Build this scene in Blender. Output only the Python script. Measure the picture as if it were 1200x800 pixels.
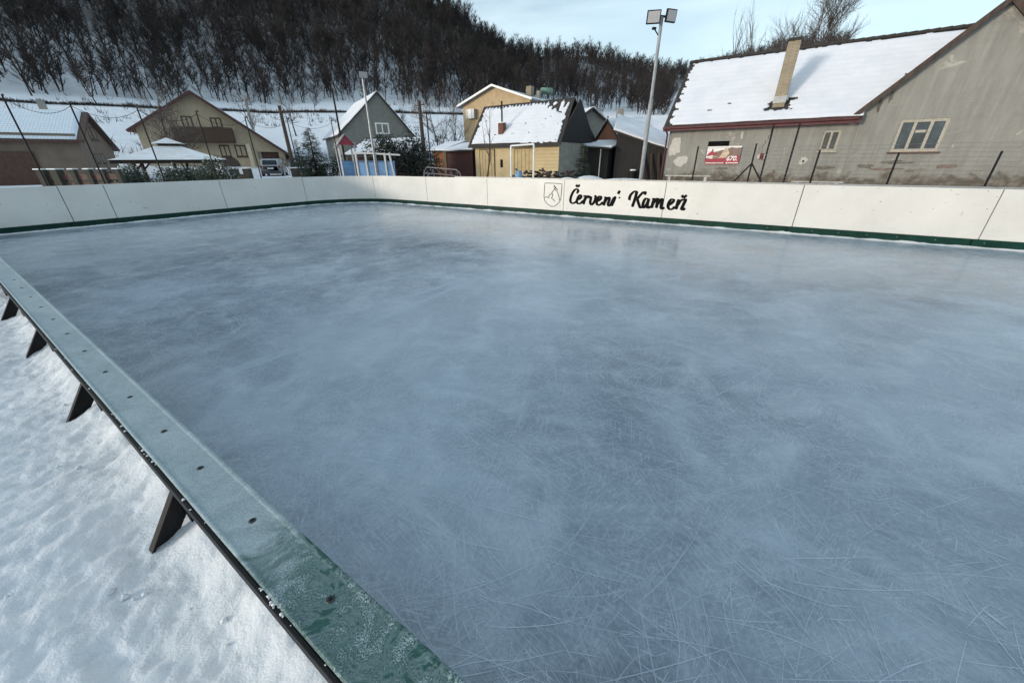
import bpy, math, random
import numpy as np
from mathutils import Vector, noise as mnoise
R = random.Random(7)
for o in list(bpy.data.objects): bpy.data.objects.remove(o)
S = bpy.context.scene
COL = S.collection
rad = math.radians

# ------------------------------------------------------------ camera, sky, sun, exposure
EYE = 1.65
FPX, TH, ROLL, AX = 437.28, .4504, -.0074, .9743      # focal length in photo pixels, pitch, roll, rink axis
ct, st = math.cos(TH), math.sin(TH)
cr, sr = math.cos(ROLL), math.sin(ROLL)
_R0 = np.array([1, 0, 0.]); CF = np.array([0, ct, -st]); _U0 = np.array([0, st, ct])
CR = _R0 * cr + _U0 * sr; CU = -_R0 * sr + _U0 * cr
cam = bpy.data.cameras.new('camera'); camo = bpy.data.objects.new('camera', cam); COL.objects.link(camo)
cam.sensor_width = 36; cam.lens = FPX / 1200 * 36; cam.clip_start = .05; cam.clip_end = 3000
from mathutils import Matrix
camo.matrix_world = Matrix(((CR[0], CU[0], -CF[0], 0), (CR[1], CU[1], -CF[1], 0), (CR[2], CU[2], -CF[2], EYE), (0, 0, 0, 1)))
S.camera = camo
SUN_AZ, SUN_EL = -118, 9.5
w = bpy.data.worlds.new('World'); S.world = w; w.use_nodes = True
nt = w.node_tree; bg = nt.nodes['Background']
sky = nt.nodes.new('ShaderNodeTexSky'); sky.sky_type = 'NISHITA'; sky.sun_disc = False
sky.sun_elevation = rad(SUN_EL); sky.sun_rotation = rad(SUN_AZ % 360); sky.altitude = 400
sky.air_density = 1.0; sky.dust_density = 1.2; sky.ozone_density = 1.0
_tc = nt.nodes.new('ShaderNodeTexCoord'); _mp = nt.nodes.new('ShaderNodeMapping'); _mp.inputs['Scale'].default_value = (1, 1, 5); _mp.inputs['Rotation'].default_value = (.1, .15, .4)
_nz = nt.nodes.new('ShaderNodeTexNoise'); _nz.inputs['Scale'].default_value = 2.2; _nz.inputs['Detail'].default_value = 6; _nz.inputs['Distortion'].default_value = .6
_rp = nt.nodes.new('ShaderNodeValToRGB'); _rp.color_ramp.elements[0].position = .4; _rp.color_ramp.elements[0].color = (.3, .3, .3, 1); _rp.color_ramp.elements[1].position = .75; _rp.color_ramp.elements[1].color = (.8, .8, .8, 1)
_mx = nt.nodes.new('ShaderNodeMix'); _mx.data_type = 'RGBA'; _mx.inputs[7].default_value = (5.0, 6.1, 6.6, 1)
nt.links.new(_tc.outputs['Generated'], _mp.inputs[0]); nt.links.new(_mp.outputs[0], _nz.inputs['Vector']); nt.links.new(_nz.outputs[0], _rp.inputs[0]); nt.links.new(_rp.outputs[0], _mx.inputs[0]); nt.links.new(sky.outputs[0], _mx.inputs[6]); nt.links.new(_mx.outputs[2], bg.inputs['Color']); bg.inputs['Strength'].default_value = .14
sl = bpy.data.lights.new('sun', 'SUN'); sl.energy = 1.45; sl.angle = rad(10); sl.color = (1, .91, .81)
so = bpy.data.objects.new('sun', sl); COL.objects.link(so)
sd = Vector((math.sin(rad(SUN_AZ)) * math.cos(rad(SUN_EL)), math.cos(rad(SUN_AZ)) * math.cos(rad(SUN_EL)), math.sin(rad(SUN_EL))))
so.rotation_euler = sd.to_track_quat('Z', 'Y').to_euler(); so.location = (-20, -20, 30)
S.view_settings.view_transform = 'Standard'; S.view_settings.look = 'None'
S.view_settings.exposure = 0.52; S.view_settings.gamma = 1

# ------------------------------------------------------------ coordinate helpers (rink axes: u runs along the boards to the left, n across the ice)
C0 = np.array([0, 0, EYE])
NX = np.array([math.cos(AX), math.sin(AX), 0]); UX = np.array([-math.sin(AX), math.cos(AX), 0]); ZX = np.array([0, 0, 1.])
D, L = 11.606, 16.63
def P(u, n, z=0): return UX * u + NX * n + ZX * z
def ray(x, y): return CR * (x - 600) + CU * (400 - y) + CF * FPX
def at_n(x, y, d): r = ray(x, y); return C0 + r * d / (r @ NX)
def at_u(x, y, d): r = ray(x, y); return C0 + r * d / (r @ UX)
def at_y(x, y, d): r = ray(x, y); return C0 + r * d / r[1]
def at_d(x, y, d): r = ray(x, y); return C0 + r * d / math.hypot(r[0], r[1])
def at_pl(x, y, az, p0):
    nn = np.array([math.cos(rad(az)), -math.sin(rad(az)), 0]); r = ray(x, y); return C0 + r * ((np.asarray(p0) - C0) @ nn) / (r @ nn)
def azdir(a): return np.array([math.sin(rad(a)), math.cos(rad(a)), 0.])

# ------------------------------------------------------------ materials
MATS = {}
class NT:
    def __init__(s, name):
        s.m = bpy.data.materials.new(name); s.m.use_nodes = True; s.t = s.m.node_tree; s.b = s.t.nodes['Principled BSDF']
        s.tc = s.t.nodes.new('ShaderNodeTexCoord')
    def n(s, kind, **k):
        x = s.t.nodes.new(kind)
        for a, v in k.items():
            if a in x.inputs: x.inputs[a].default_value = v
            else: setattr(x, a, v)
        return x
    def l(s, a, b): s.t.links.new(a, b)
    def map(s, scale=(1, 1, 1), rot=(0, 0, 0), src='Object'):
        m = s.n('ShaderNodeMapping'); m.inputs['Scale'].default_value = scale; m.inputs['Rotation'].default_value = rot
        s.l(s.tc.outputs[src], m.inputs[0]); return m.outputs[0]
    def noise(s, vec, scale, detail=4, rough=.55, dist=0):
        x = s.n('ShaderNodeTexNoise'); s.l(vec, x.inputs['Vector']); x.inputs['Scale'].default_value = scale
        x.inputs['Detail'].default_value = detail; x.inputs['Roughness'].default_value = rough; x.inputs['Distortion'].default_value = dist
        return x.outputs[0]
    def ramp(s, fac, a, b, ca=(0, 0, 0, 1), cb=(1, 1, 1, 1)):
        x = s.n('ShaderNodeValToRGB'); s.l(fac, x.inputs[0]); e = x.color_ramp.elements
        e[0].position = a; e[1].position = b; e[0].color = (*ca[:3], 1); e[1].color = (*cb[:3], 1); return x.outputs[0]
    def mix(s, fac, a, b, mode='MIX'):
        x = s.n('ShaderNodeMix', data_type='RGBA', blend_type=mode)
        for i, v in ((0, fac), (6, a), (7, b)):
            if isinstance(v, (int, float)): x.inputs[i].default_value = v
            elif isinstance(v, tuple): x.inputs[i].default_value = (*v[:3], 1)
            else: s.l(v, x.inputs[i])
        return x.outputs[2]
    def math(s, op, a, b=0.):
        x = s.n('ShaderNodeMath', operation=op)
        for i, v in ((0, a), (1, b)):
            if isinstance(v, (int, float)): x.inputs[i].default_value = v
            else: s.l(v, x.inputs[i])
        return x.outputs[0]
    def bump(s, h, strength=.3, dist=.02):
        x = s.n('ShaderNodeBump'); x.inputs['Strength'].default_value = strength; x.inputs['Distance'].default_value = dist
        s.l(h, x.inputs['Height']); s.l(x.outputs[0], s.b.inputs['Normal'])
    def col(s, v):
        if isinstance(v, tuple): s.b.inputs['Base Color'].default_value = (*v[:3], 1)
        else: s.l(v, s.b.inputs['Base Color'])
    def rough(s, v):
        if isinstance(v, (int, float)): s.b.inputs['Roughness'].default_value = v
        else: s.l(v, s.b.inputs['Roughness'])

def simple(name, col, rough=.6, var=.25, scale=3., metal=0., bump=0., stretch=(1, 1, 1)):
    if name in MATS: return MATS[name]
    t = NT(name); v = t.map(stretch)
    nz = t.noise(v, scale, 5, .6)
    dk = tuple(c * (1 - var) for c in col); lt = tuple(min(1, c * (1 + var)) for c in col)
    t.col(t.ramp(nz, .3, .7, dk, lt)); t.rough(rough); t.b.inputs['Metallic'].default_value = metal
    if bump: t.bump(t.noise(v, scale * 6, 4), bump, .01)
    MATS[name] = t.m; return t.m

def snow_mat(name='snow', base=(.8, .83, .88), dirt=(.62, .63, .64), b=.5, fine=30, dist=.03):
    t = NT(name); v = t.map()
    a = t.noise(v, 1.6, 6, .6); c = t.ramp(a, .35, .75, dirt, base)
    t.col(c); t.rough(.75); t.b.inputs['Subsurface Weight'].default_value = 0
    h1 = t.noise(v, 5, 6, .65); h2 = t.noise(v, fine, 5, .7)
    t.bump(t.math('ADD', t.math('MULTIPLY', h1, 2.), t.math('MULTIPLY', h2, .6)), b, dist)
    return t.m
M_SNOW = snow_mat()
def roof_snow():
    t = NT('roof_snow'); v = t.map(); a = t.noise(v, 1.1, 6, .65); w_ = t.n('ShaderNodeTexWave', wave_type='BANDS', bands_direction='Z'); w_.inputs['Scale'].default_value = 1.5; w_.inputs['Distortion'].default_value = 1.2; w_.inputs['Detail'].default_value = 3; t.l(v, w_.inputs[0])
    c = t.ramp(a, .3, .75, (.64, .66, .72), (.76, .77, .81)); c = t.mix(t.math('MULTIPLY', t.ramp(w_.outputs[1], .0, .35, (1, 1, 1), (0, 0, 0)), .13), c, (.5, .51, .56)); t.col(c); t.rough(.75)
    t.bump(t.math('ADD', t.math('MULTIPLY', w_.outputs[1], .2), t.noise(v, 12, 5, .7)), .35, .03); return t.m
M_RSNOW = roof_snow() if True else snow_mat('roof_snow', (.76, .77, .81), (.66, .68, .74), .35, 18, .02)
def fg_snow():
    t = NT('trodden_snow'); v = t.map()
    a = t.noise(v, 2.2, 7, .62, .2); b = t.noise(v, 14, 6, .7); sp = t.noise(v, 70, 3, .6)
    c = t.ramp(a, .3, .7, (.56, .61, .67), (.7, .74, .79))
    c = t.mix(t.math('MULTIPLY', t.ramp(b, .52, .75), .5), c, (.55, .59, .62))
    c = t.mix(t.math('MULTIPLY', t.ramp(sp, .66, .78), .7), c, (.36, .38, .4))
    t.col(c); t.rough(.7)
    s = t.noise(t.map((1.6, 1, 1), (0, 0, .5)), 9, 5, .6)
    t.bump(t.math('ADD', t.math('ADD', t.math('MULTIPLY', b, 1.4), t.math('MULTIPLY', a, 2.)), t.math('ADD', t.math('MULTIPLY', sp, .35), t.math('MULTIPLY', s, .2))), .5, .02)
    return t.m
def ice_mat():
    t = NT('ice'); v = t.map((1, 1, 1), (0, 0, AX))
    big = t.noise(v, .35, 5, .6, .8); mid = t.noise(v, 1.3, 6, .65, 1.2)
    streak = t.noise(t.map((1, 5, 1), (0, 0, .5)), 1.0, 6, .6, .5)
    c = t.mix(t.ramp(big, .36, .66), (.135, .175, .218), (.30, .362, .43))
    c = t.mix(t.math('MULTIPLY', t.ramp(mid, .48, .75), .7), c, (.43, .5, .56))
    c = t.mix(t.math('MULTIPLY', t.ramp(streak, .5, .85), .4), c, (.45, .52, .58))
    # fine scratches: several stretched noises, each thresholded to thin lines
    tot = None
    for i, (ang, sc, sx) in enumerate([(.2, 9, 40), (.75, 8, 34), (1.3, 9, 44), (1.9, 8, 36), (2.5, 10, 40), (2.95, 8, 46), (.5, 17, 30), (1.6, 18, 30), (2.3, 16, 34)]):
        wv = t.map((1, 1, 1), (0, 0, ang)); mp = t.n('ShaderNodeMapping'); mp.inputs['Scale'].default_value = (1, sx / 2, 1)
        mp.inputs['Location'].default_value = (i * 3.1, i * 7.7, 0)
        t.l(wv, mp.inputs[0]); nz = t.noise(mp.outputs[0], sc / 6, 3, .55, 2.2)
        d = t.math('ABSOLUTE', t.math('SUBTRACT', nz, .5)); ln = t.ramp(d, .0, .022, (1, 1, 1), (0, 0, 0))
        mask = t.ramp(t.noise(t.map((1, 1, 1), (0, 0, ang + .3)), 1.4 + i * .3, 3), .48, .62)
        ln = t.math('MULTIPLY', ln, mask); tot = ln if tot is None else t.math('MAXIMUM', tot, ln)
    c = t.mix(t.math('MULTIPLY', tot, .4), c, (.6, .66, .72))
    grain = t.noise(v, 45, 4, .7); c = t.mix(t.math('MULTIPLY', t.ramp(grain, .45, .75), .3), c, (.5, .56, .62))
    t.col(c)
    rg = t.math('ADD', t.math('MULTIPLY', mid, .2), t.math('ADD', .05, t.math('MULTIPLY', tot, .25)))
    t.rough(rg); t.b.inputs['IOR'].default_value = 1.31
    t.bump(t.math('SUBTRACT', t.math('MULTIPLY', t.noise(v, 7, 5, .6), .7), t.math('MULTIPLY', tot, .3)), .14, .004)
    return t.m
def cap_mat():
    t = NT('frosted_green_plastic'); v = t.map()
    sp = t.noise(v, 240, 3, .8); a = t.noise(v, 6, 7, .68, 1.6); b = t.noise(v, 26, 5, .65, .6)
    sep = t.n('ShaderNodeSeparateXYZ'); ge_ = t.n('ShaderNodeNewGeometry'); t.l(ge_.outputs['Position'], sep.inputs[0])
    # paler along the rail (metres): frost, plus grazing reflection put into the colour
    uu = t.math('ADD', t.math('MULTIPLY', sep.outputs[0], float(UX[0])), t.math('MULTIPLY', sep.outputs[1], float(UX[1])))
    far = t.ramp(t.math('MULTIPLY', t.math('ADD', uu, t.math('MULTIPLY', t.math('SUBTRACT', a, .5), .9)), .4), .38, .47)
    near = t.math('MULTIPLY', t.ramp(a, .46, .6), t.ramp(sp, .42, .6))
    swirl = t.math('MULTIPLY', t.ramp(t.math('ABSOLUTE', t.math('SUBTRACT', a, .47)), 0, .05, (1, 1, 1), (0, 0, 0)), .35)
    fr = t.math('MAXIMUM', t.math('MAXIMUM', t.math('MULTIPLY', near, .85), swirl), t.math('MULTIPLY', far, t.math('ADD', .42, t.math('ADD', t.math('MULTIPLY', b, .4), t.math('MULTIPLY', t.ramp(sp, .4, .65), .25)))))
    g = t.mix(t.ramp(b, .35, .7), (.006, .05, .042), (.016, .085, .07))
    t.col(t.mix(fr, g, t.mix(t.math('MULTIPLY', t.ramp(sp, .5, .62), .5), t.ramp(t.noise(v, 3.5, 6, .7, 1.), .3, .7, (.24, .31, .35), (.42, .5, .54)), (.7, .75, .78))))
    t.rough(t.math('ADD', t.math('MULTIPLY', fr, .35), .28))
    t.bump(t.math('ADD', t.math('MULTIPLY', sp, .5), b), .3, .003)
    return t.m
def board_mat():
    t = NT('white_board_plastic'); v = t.map()
    a = t.noise(v, 1.2, 5, .6); b = t.noise(t.map((1, 1, .15)), 9, 5, .7); s = t.noise(t.map((.25, .25, 6)), 14, 4, .7)
    c = t.ramp(a, .3, .75, (.6, .59, .565), (.7, .69, .665))
    c = t.mix(t.math('MULTIPLY', t.ramp(b, .58, .8), .22), c, (.5, .49, .46))
    c = t.mix(t.math('MULTIPLY', t.ramp(s, .62, .7), .5), c, (.36, .36, .36)); pk = t.noise(t.map((1, 1, 1.6)), 9, 2, .5); c = t.mix(t.math('MULTIPLY', t.ramp(pk, .73, .76), .7), c, (.12, .12, .12))
    t.col(c); t.rough(.42); t.bump(b, .08, .004); return t.m
def plaster(name, base, dark, lightp, lo=.5, hi=.62, scale=1.2):
    t = NT(name); v = t.map()
    a = t.noise(v, scale, 7, .65, .6); drip = t.noise(t.map((2.2, 2.2, .25)), 2.4, 6, .7); f = t.noise(v, 22, 5, .7)
    sep = t.n('ShaderNodeSeparateXYZ'); t.l(t.tc.outputs['Object'], sep.inputs[0])
    c = t.mix(t.ramp(drip, .35, .7), dark, base)
    c = t.mix(t.math('MULTIPLY', t.ramp(a, hi, hi + .05), .75), c, lightp)
    c = t.mix(t.math('MULTIPLY', t.ramp(f, .4, .75), .3), c, dark)
    # bare rubble and damp at the foot of the wall
    foot = t.ramp(t.math('MULTIPLY', t.math('ADD', sep.outputs[2], t.math('MULTIPLY', a, 1.6)), .25), .42, .47, (1, 1, 1), (0, 0, 0))
    st = t.n('ShaderNodeTexVoronoi'); t.l(v, st.inputs[0]); st.inputs['Scale'].default_value = 5.
    c = t.mix(foot, c, t.mix(t.ramp(st.outputs[0], .1, .6), (.24, .2, .15), (.1, .08, .06)))
    gr = t.noise(v, 60, 3, .7); bl = t.noise(t.map((.6, .6, 1)), .9, 6, .7, .8); c = t.mix(t.math('MULTIPLY', t.ramp(gr, .4, .7), .25), c, dark); c = t.mix(t.math('MULTIPLY', t.ramp(bl, .5, .7), .45), c, tuple(x * .72 for x in dark)); t.col(c); t.rough(.9); t.bump(t.math('ADD', t.math('ADD', f, a), gr), .6, .03); return t.m
def planks(name, ca, cb, axis=0, width=.18, rough=.8):
    t = NT(name); v = t.map(); wv = t.n('ShaderNodeTexWave', wave_type='BANDS', bands_direction='XYZ'[axis], wave_profile='SAW')
    wv.inputs['Scale'].default_value = 1 / width / 3.2; t.l(v, wv.inputs[0])
    nz = t.noise(t.map((8, 8, .6) if axis < 2 else (1, 1, 12)), 1.2, 5, .7)
    c = t.ramp(nz, .3, .7, ca, cb); c = t.mix(t.ramp(wv.outputs[1], .0, .12, (1, 1, 1), (0, 0, 0)), c, tuple(x * .25 for x in ca))
    t.col(c); t.rough(rough); t.bump(wv.outputs[1], .4, .02); return t.m
def bricks(name, a, b, mortar, sc=5.):
    t = NT(name); br = t.n('ShaderNodeTexBrick'); sep = t.n('ShaderNodeSeparateXYZ'); t.l(t.tc.outputs['Object'], sep.inputs[0])
    cmb = t.n('ShaderNodeCombineXYZ'); t.l(t.math('ADD', sep.outputs[0], sep.outputs[1]), cmb.inputs[0]); t.l(sep.outputs[2], cmb.inputs[1])
    t.l(cmb.outputs[0], br.inputs['Vector']); br.inputs['Scale'].default_value = sc
    br.inputs['Color1'].default_value = (*a, 1); br.inputs['Color2'].default_value = (*b, 1); br.inputs['Mortar'].default_value = (*mortar, 1); br.inputs['Mortar Size'].default_value = .03
    nz = t.noise(t.map(), 3, 6, .7)
    t.col(t.mix(t.math('MULTIPLY', t.ramp(nz, .4, .7), .5), br.outputs[0], tuple(x * .45 for x in a))); t.rough(.9); t.bump(br.outputs[1], -.4, .01); return t.m
def glass_mat(name='window_glass', c=(.02, .03, .04)):
    t = NT(name); t.col(t.ramp(t.noise(t.map(), 1.5, 3), .35, .65, c, tuple(x * 2.6 for x in c))); t.rough(.08); return t.m
def terrain_mat():
    t = NT('snowy_hillside'); v = t.map(); g = t.n('ShaderNodeNewGeometry'); sep = t.n('ShaderNodeSeparateXYZ'); t.l(g.outputs['Position'], sep.inputs[0])
    a = t.noise(v, .06, 7, .65, .5); f = t.noise(v, .5, 6, .7); h = t.noise(v, 2.5, 4, .7)
    snow = t.ramp(f, .3, .7, (.66, .7, .76), (.8, .83, .88)); leaf = t.ramp(h, .3, .7, (.022, .016, .012), (.06, .045, .034))
    # leaf litter higher up; vignette and tonal darkening also put into the colour
    upz = t.math('MULTIPLY', t.math('ADD', sep.outputs[2], t.math('MULTIPLY', t.math('SUBTRACT', a, .5), 70)), .01)
    up = t.ramp(upz, .2, .42)
    patch = t.ramp(f, .5, .66); tr = t.math('MULTIPLY', patch, t.ramp(t.math('MULTIPLY', sep.outputs[2], .01), .12, .2))
    fac = t.math('MAXIMUM', t.math('MULTIPLY', up, .85), t.math('MULTIPLY', tr, .7))
    t.col(t.mix(fac, snow, leaf)); t.rough(.85); t.bump(t.math('ADD', f, h), .6, .3); return t.m

M_FG = fg_snow(); M_ICE = ice_mat(); M_CAP = cap_mat(); M_BOARD = board_mat(); M_HILL = terrain_mat(); M_GLASS = glass_mat()
M_GREEN = simple('green_kick_plastic', (.006, .035, .026), .5, .3, 5)
M_GAP = simple('dark_joint', (.01, .01, .01), .9)
M_STEEL = simple('dark_painted_steel', (.012, .012, .013), .6, .3, 12, .1, .2)
M_GALV = simple('galvanised_steel', (.3, .31, .32), .5, .2, 8, .6)
M_INK = simple('black_lettering_paint', (.006, .006, .007), .6, .2)
M_OLD = plaster('old_render', (.34, .33, .298), (.235, .228, .205), (.5, .48, .42))
M_TILE = simple('old_dark_roof_tile', (.035, .03, .027), .9, .5, 9, 0, .4)
M_RED = simple('dark_red_painted_wood', (.085, .022, .024), .6, .4, 9)
M_WFR = simple('peeling_white_frame', (.37, .34, .28), .8, .45, 30)
M_WHITE = simple('white_window_frame', (.75, .75, .73), .5, .1)
M_BRICKY = bricks('pale_brick_chimney', (.36, .3, .21), (.28, .23, .16), (.22, .19, .15), 5)
M_BRICKR = bricks('red_brick', (.2, .06, .04), (.13, .04, .03), (.12, .09, .08), 5)
M_BARK = simple('bark', (.05, .038, .032), .9, .4, 12)
M_TWIG = simple('hill_twigs', (.029, .022, .02), .9, .45, .12)
M_TWIG2 = simple('twigs', (.085, .07, .064), .9, .3, 2)
M_WOOD = simple('weathered_brown_wood', (.06, .04, .03), .85, .4, 8, 0, .3, (1, 1, .2))
M_NEEDLE = simple('dark_needles', (.02, .035, .022), .8, .4, 5)
M_LEAFG = simple('evergreen_leaves', (.035, .05, .032), .7, .4, 7)
M_DARK = simple('black_void', (.008, .008, .009), .9)

for m_, v_ in ((M_INK, .05), (M_GREEN, .15), (M_STEEL, .2), (M_DARK, .1)): m_.node_tree.nodes['Principled BSDF'].inputs['Specular IOR Level'].default_value = v_

# ------------------------------------------------------------ mesh builder
class MB:
    def __init__(s): s.v = []; s.f = []; s.mi = []
    def add(s, vs, fs, mi=0):
        b = len(s.v); s.v += [tuple(map(float, q)) for q in vs]; s.f += [tuple(b + i for i in f) for f in fs]; s.mi += [mi] * len(fs); return s
    def box(s, c, size, ax=None, ay=None, az_=None, mi=0):      # centre, full sizes, axes
        ax = np.array([1, 0, 0.]) if ax is None else np.asarray(ax, float); az_ = ZX if az_ is None else np.asarray(az_, float)
        ay = np.cross(az_, ax) if ay is None else np.asarray(ay, float)
        h = [x / 2 for x in size]; c = np.asarray(c, float)
        vs = [c + ax * h[0] * i + ay * h[1] * j + az_ * h[2] * k for i in (-1, 1) for j in (-1, 1) for k in (-1, 1)]
        return s.add(vs, [(0, 1, 3, 2), (4, 6, 7, 5), (0, 4, 5, 1), (2, 3, 7, 6), (0, 2, 6, 4), (1, 5, 7, 3)], mi)
    def bar(s, a, b, wd, ht=None, mi=0):                         # square bar from a to b
        a = np.asarray(a, float); b = np.asarray(b, float); d = b - a; l = np.linalg.norm(d); d /= l
        up = ZX if abs(d[2]) < .95 else np.array([0, 1, 0.]); sx = np.cross(d, up); sx /= np.linalg.norm(sx); uz = np.cross(sx, d)
        return s.box((a + b) / 2, (l, wd, ht or wd), d, sx, uz, mi)
    def tube(s, pts, rs, k=8, caps=True, mi=0):
        pts = [np.asarray(p, float) for p in pts]
        if isinstance(rs, (int, float)): rs = [rs] * len(pts)
        b = len(s.v); prev = None
        for i, p in enumerate(pts):
            d = pts[min(i + 1, len(pts) - 1)] - pts[max(i - 1, 0)]; d = d / (np.linalg.norm(d) + 1e-9)
            if prev is None: x = np.cross(d, [0.3, .1, 1] if abs(d[2]) < .9 else [1, 0, 0])
            else: x = prev - d * (prev @ d)
            x = x / (np.linalg.norm(x) + 1e-9); prev = x; y = np.cross(d, x)
            for j in range(k):
                a = 2 * math.pi * j / k; s.v.append(tuple(p + (x * math.cos(a) + y * math.sin(a)) * rs[i]))
        for i in range(len(pts) - 1):
            for j in range(k):
                s.f.append((b + i * k + j, b + i * k + (j + 1) % k, b + (i + 1) * k + (j + 1) % k, b + (i + 1) * k + j)); s.mi.append(mi)
        if caps:
            s.f.append(tuple(b + j for j in range(k))[::-1]); s.f.append(tuple(b + (len(pts) - 1) * k + j for j in range(k))); s.mi += [mi, mi]
        return s
    def prism(s, poly, ext, mi=0):                               # polygon (3-D points) extruded by a vector
        k = len(poly); ext = np.asarray(ext, float); vs = [np.asarray(p, float) for p in poly]; vs += [p + ext for p in vs]
        return s.add(vs, [tuple(range(k))[::-1], tuple(range(k, 2 * k))] + [(i, (i + 1) % k, (i + 1) % k + k, i + k) for i in range(k)], mi)
def wloc(o):
    l = np.zeros(3)
    while o is not None: l = l + np.array(o.location); o = o.parent
    return l
def obj(name, mb, mat, parent=None, origin=None, smooth=False, bevel=0):
    v = np.array(mb.v, float)
    if parent is not None: off = wloc(parent)
    else:
        off = np.array(origin if origin is not None else [(v[:, 0].min() + v[:, 0].max()) / 2, (v[:, 1].min() + v[:, 1].max()) / 2, v[:, 2].min()], float)
    me = bpy.data.meshes.new(name); me.from_pydata((v - off).tolist(), [], mb.f)
    for m in (mat if isinstance(mat, (list, tuple)) else [mat]): me.materials.append(m)
    if any(mb.mi): me.polygons.foreach_set('material_index', mb.mi)
    if smooth: me.polygons.foreach_set('use_smooth', [True] * len(me.polygons))
    me.update(); o = bpy.data.objects.new(name, me); COL.objects.link(o)
    if parent is not None: o.parent = parent
    else: o.location = off
    if bevel:
        b = o.modifiers.new('bevel', 'BEVEL'); b.width = bevel; b.segments = 2; b.limit_method = 'ANGLE'
    return o
def tag(o, label=None, cat=None, group=None, kind=None):
    for k, v in (('label', label), ('category', cat), ('group', group), ('kind', kind)):
        if v: o[k] = v
    return o
def thing(name, loc, label, cat, group=None):
    o = bpy.data.objects.new(name, None); COL.objects.link(o); o.location = tuple(map(float, loc)); o.empty_display_size = .3
    return tag(o, label, cat, group)
def copy_tree(o, loc, label, group=None):
    c = o.copy(); COL.objects.link(c); c.location = loc; c['label'] = label
    for ch in o.children:
        d = ch.copy(); COL.objects.link(d); d.parent = c
        for g in ch.children: e = g.copy(); COL.objects.link(e); e.parent = d
    return c

# ------------------------------------------------------------ terrain
def lerp(x, xs, ys): return float(np.interp(x, xs, ys))
def gh(x, y):
    r = math.hypot(x, y); a = math.degrees(math.atan2(x, y))
    lead = lerp(a, [-60, -20, 0, 15, 60], [.55, .55, .2, .1, .1])
    if r < 26: z = 0.
    z = lerp(r, [0, 24, 36], [0, 0, lead])
    if r > 48:
        eR = lerp(a, [-70, -30, -16, 0, 14, 30, 70], [4.6, 5.2, 5.7, 5.4, 3.6, 3.2, 3.]); zR = EYE + 95 * math.tan(rad(eR))
        eF = lerp(a, [-70, -44, -17, 0, 14, 30, 70], [5.6, 5.8, 6.9, 6.2, 4.4, 3.8, 3.6]); zF = EYE + 122 * math.tan(rad(eF))
        eT = lerp(a, [-120, -70, -30, -14, -7, -3, 0, 10, 18, 22, 26, 30, 40, 60, 120], [5, 16, 17.5, 17.4, 15.9, 13.2, 11.8, 11.3, 9.2, 8.8, 9.4, 9.9, 9.9, 9, 4])
        rT = lerp(a, [-70, -15, 5, 30, 60], [235, 235, 300, 330, 330]); zT = EYE + rT * math.tan(rad(eT))
        z = lerp(r, [48, 95, 101, 122, rT, rT + 120, rT + 500, 2500], [lead, zR, zR + .1, zF, zT, zT * 1.0, zT * .5, 0])
        if r > 102:
            k = min(1, (r - 102) / 60); z += k * 3.5 * mnoise.noise(Vector((x * .02, y * .02, 3))) + k * 1.0 * mnoise.noise(Vector((x * .09, y * .09, 5)))
        z += .25 * mnoise.noise(Vector((x * .12, y * .12, 1))) * min(1, (r - 48) / 20)
    return z - .05
rs = list(np.concatenate([np.arange(0, 48, 3), np.arange(48, 130, 2.5), np.arange(130, 340, 7), np.array([345, 360, 400, 470, 600, 900, 1500, 2500])]))
azs = list(np.arange(-90, 90, .75)) + list(np.arange(90, 270, 6))
tb = MB(); tb.v = [(r * math.sin(rad(a)), r * math.cos(rad(a)), gh(r * math.sin(rad(a)), r * math.cos(rad(a))) if a <= 90 else -.05) for r in rs[1:] for a in azs]
# keep the sides continuous behind the camera
nA = len(azs)
for i in range(len(rs) - 2):
    for j in range(nA): tb.f.append((i * nA + j, (i + 1) * nA + j, (i + 1) * nA + (j + 1) % nA, i * nA + (j + 1) % nA)); tb.mi.append(0)
tb.v.append((0, 0, -.05)); c_ = len(tb.v) - 1
for j in range(nA): tb.f.append((c_, j, (j + 1) % nA)); tb.mi.append(0)
for k, v in enumerate(tb.v):   # blend to flat behind
    a = math.degrees(math.atan2(v[0], v[1]))
    if abs(a) > 70: tb.v[k] = (v[0], v[1], -.05 + (v[2] + .05) * max(0, (90 - abs(a)) / 20))
tag(obj('ground', tb, M_HILL, origin=(0, 0, 0), smooth=True), kind='structure')

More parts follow.
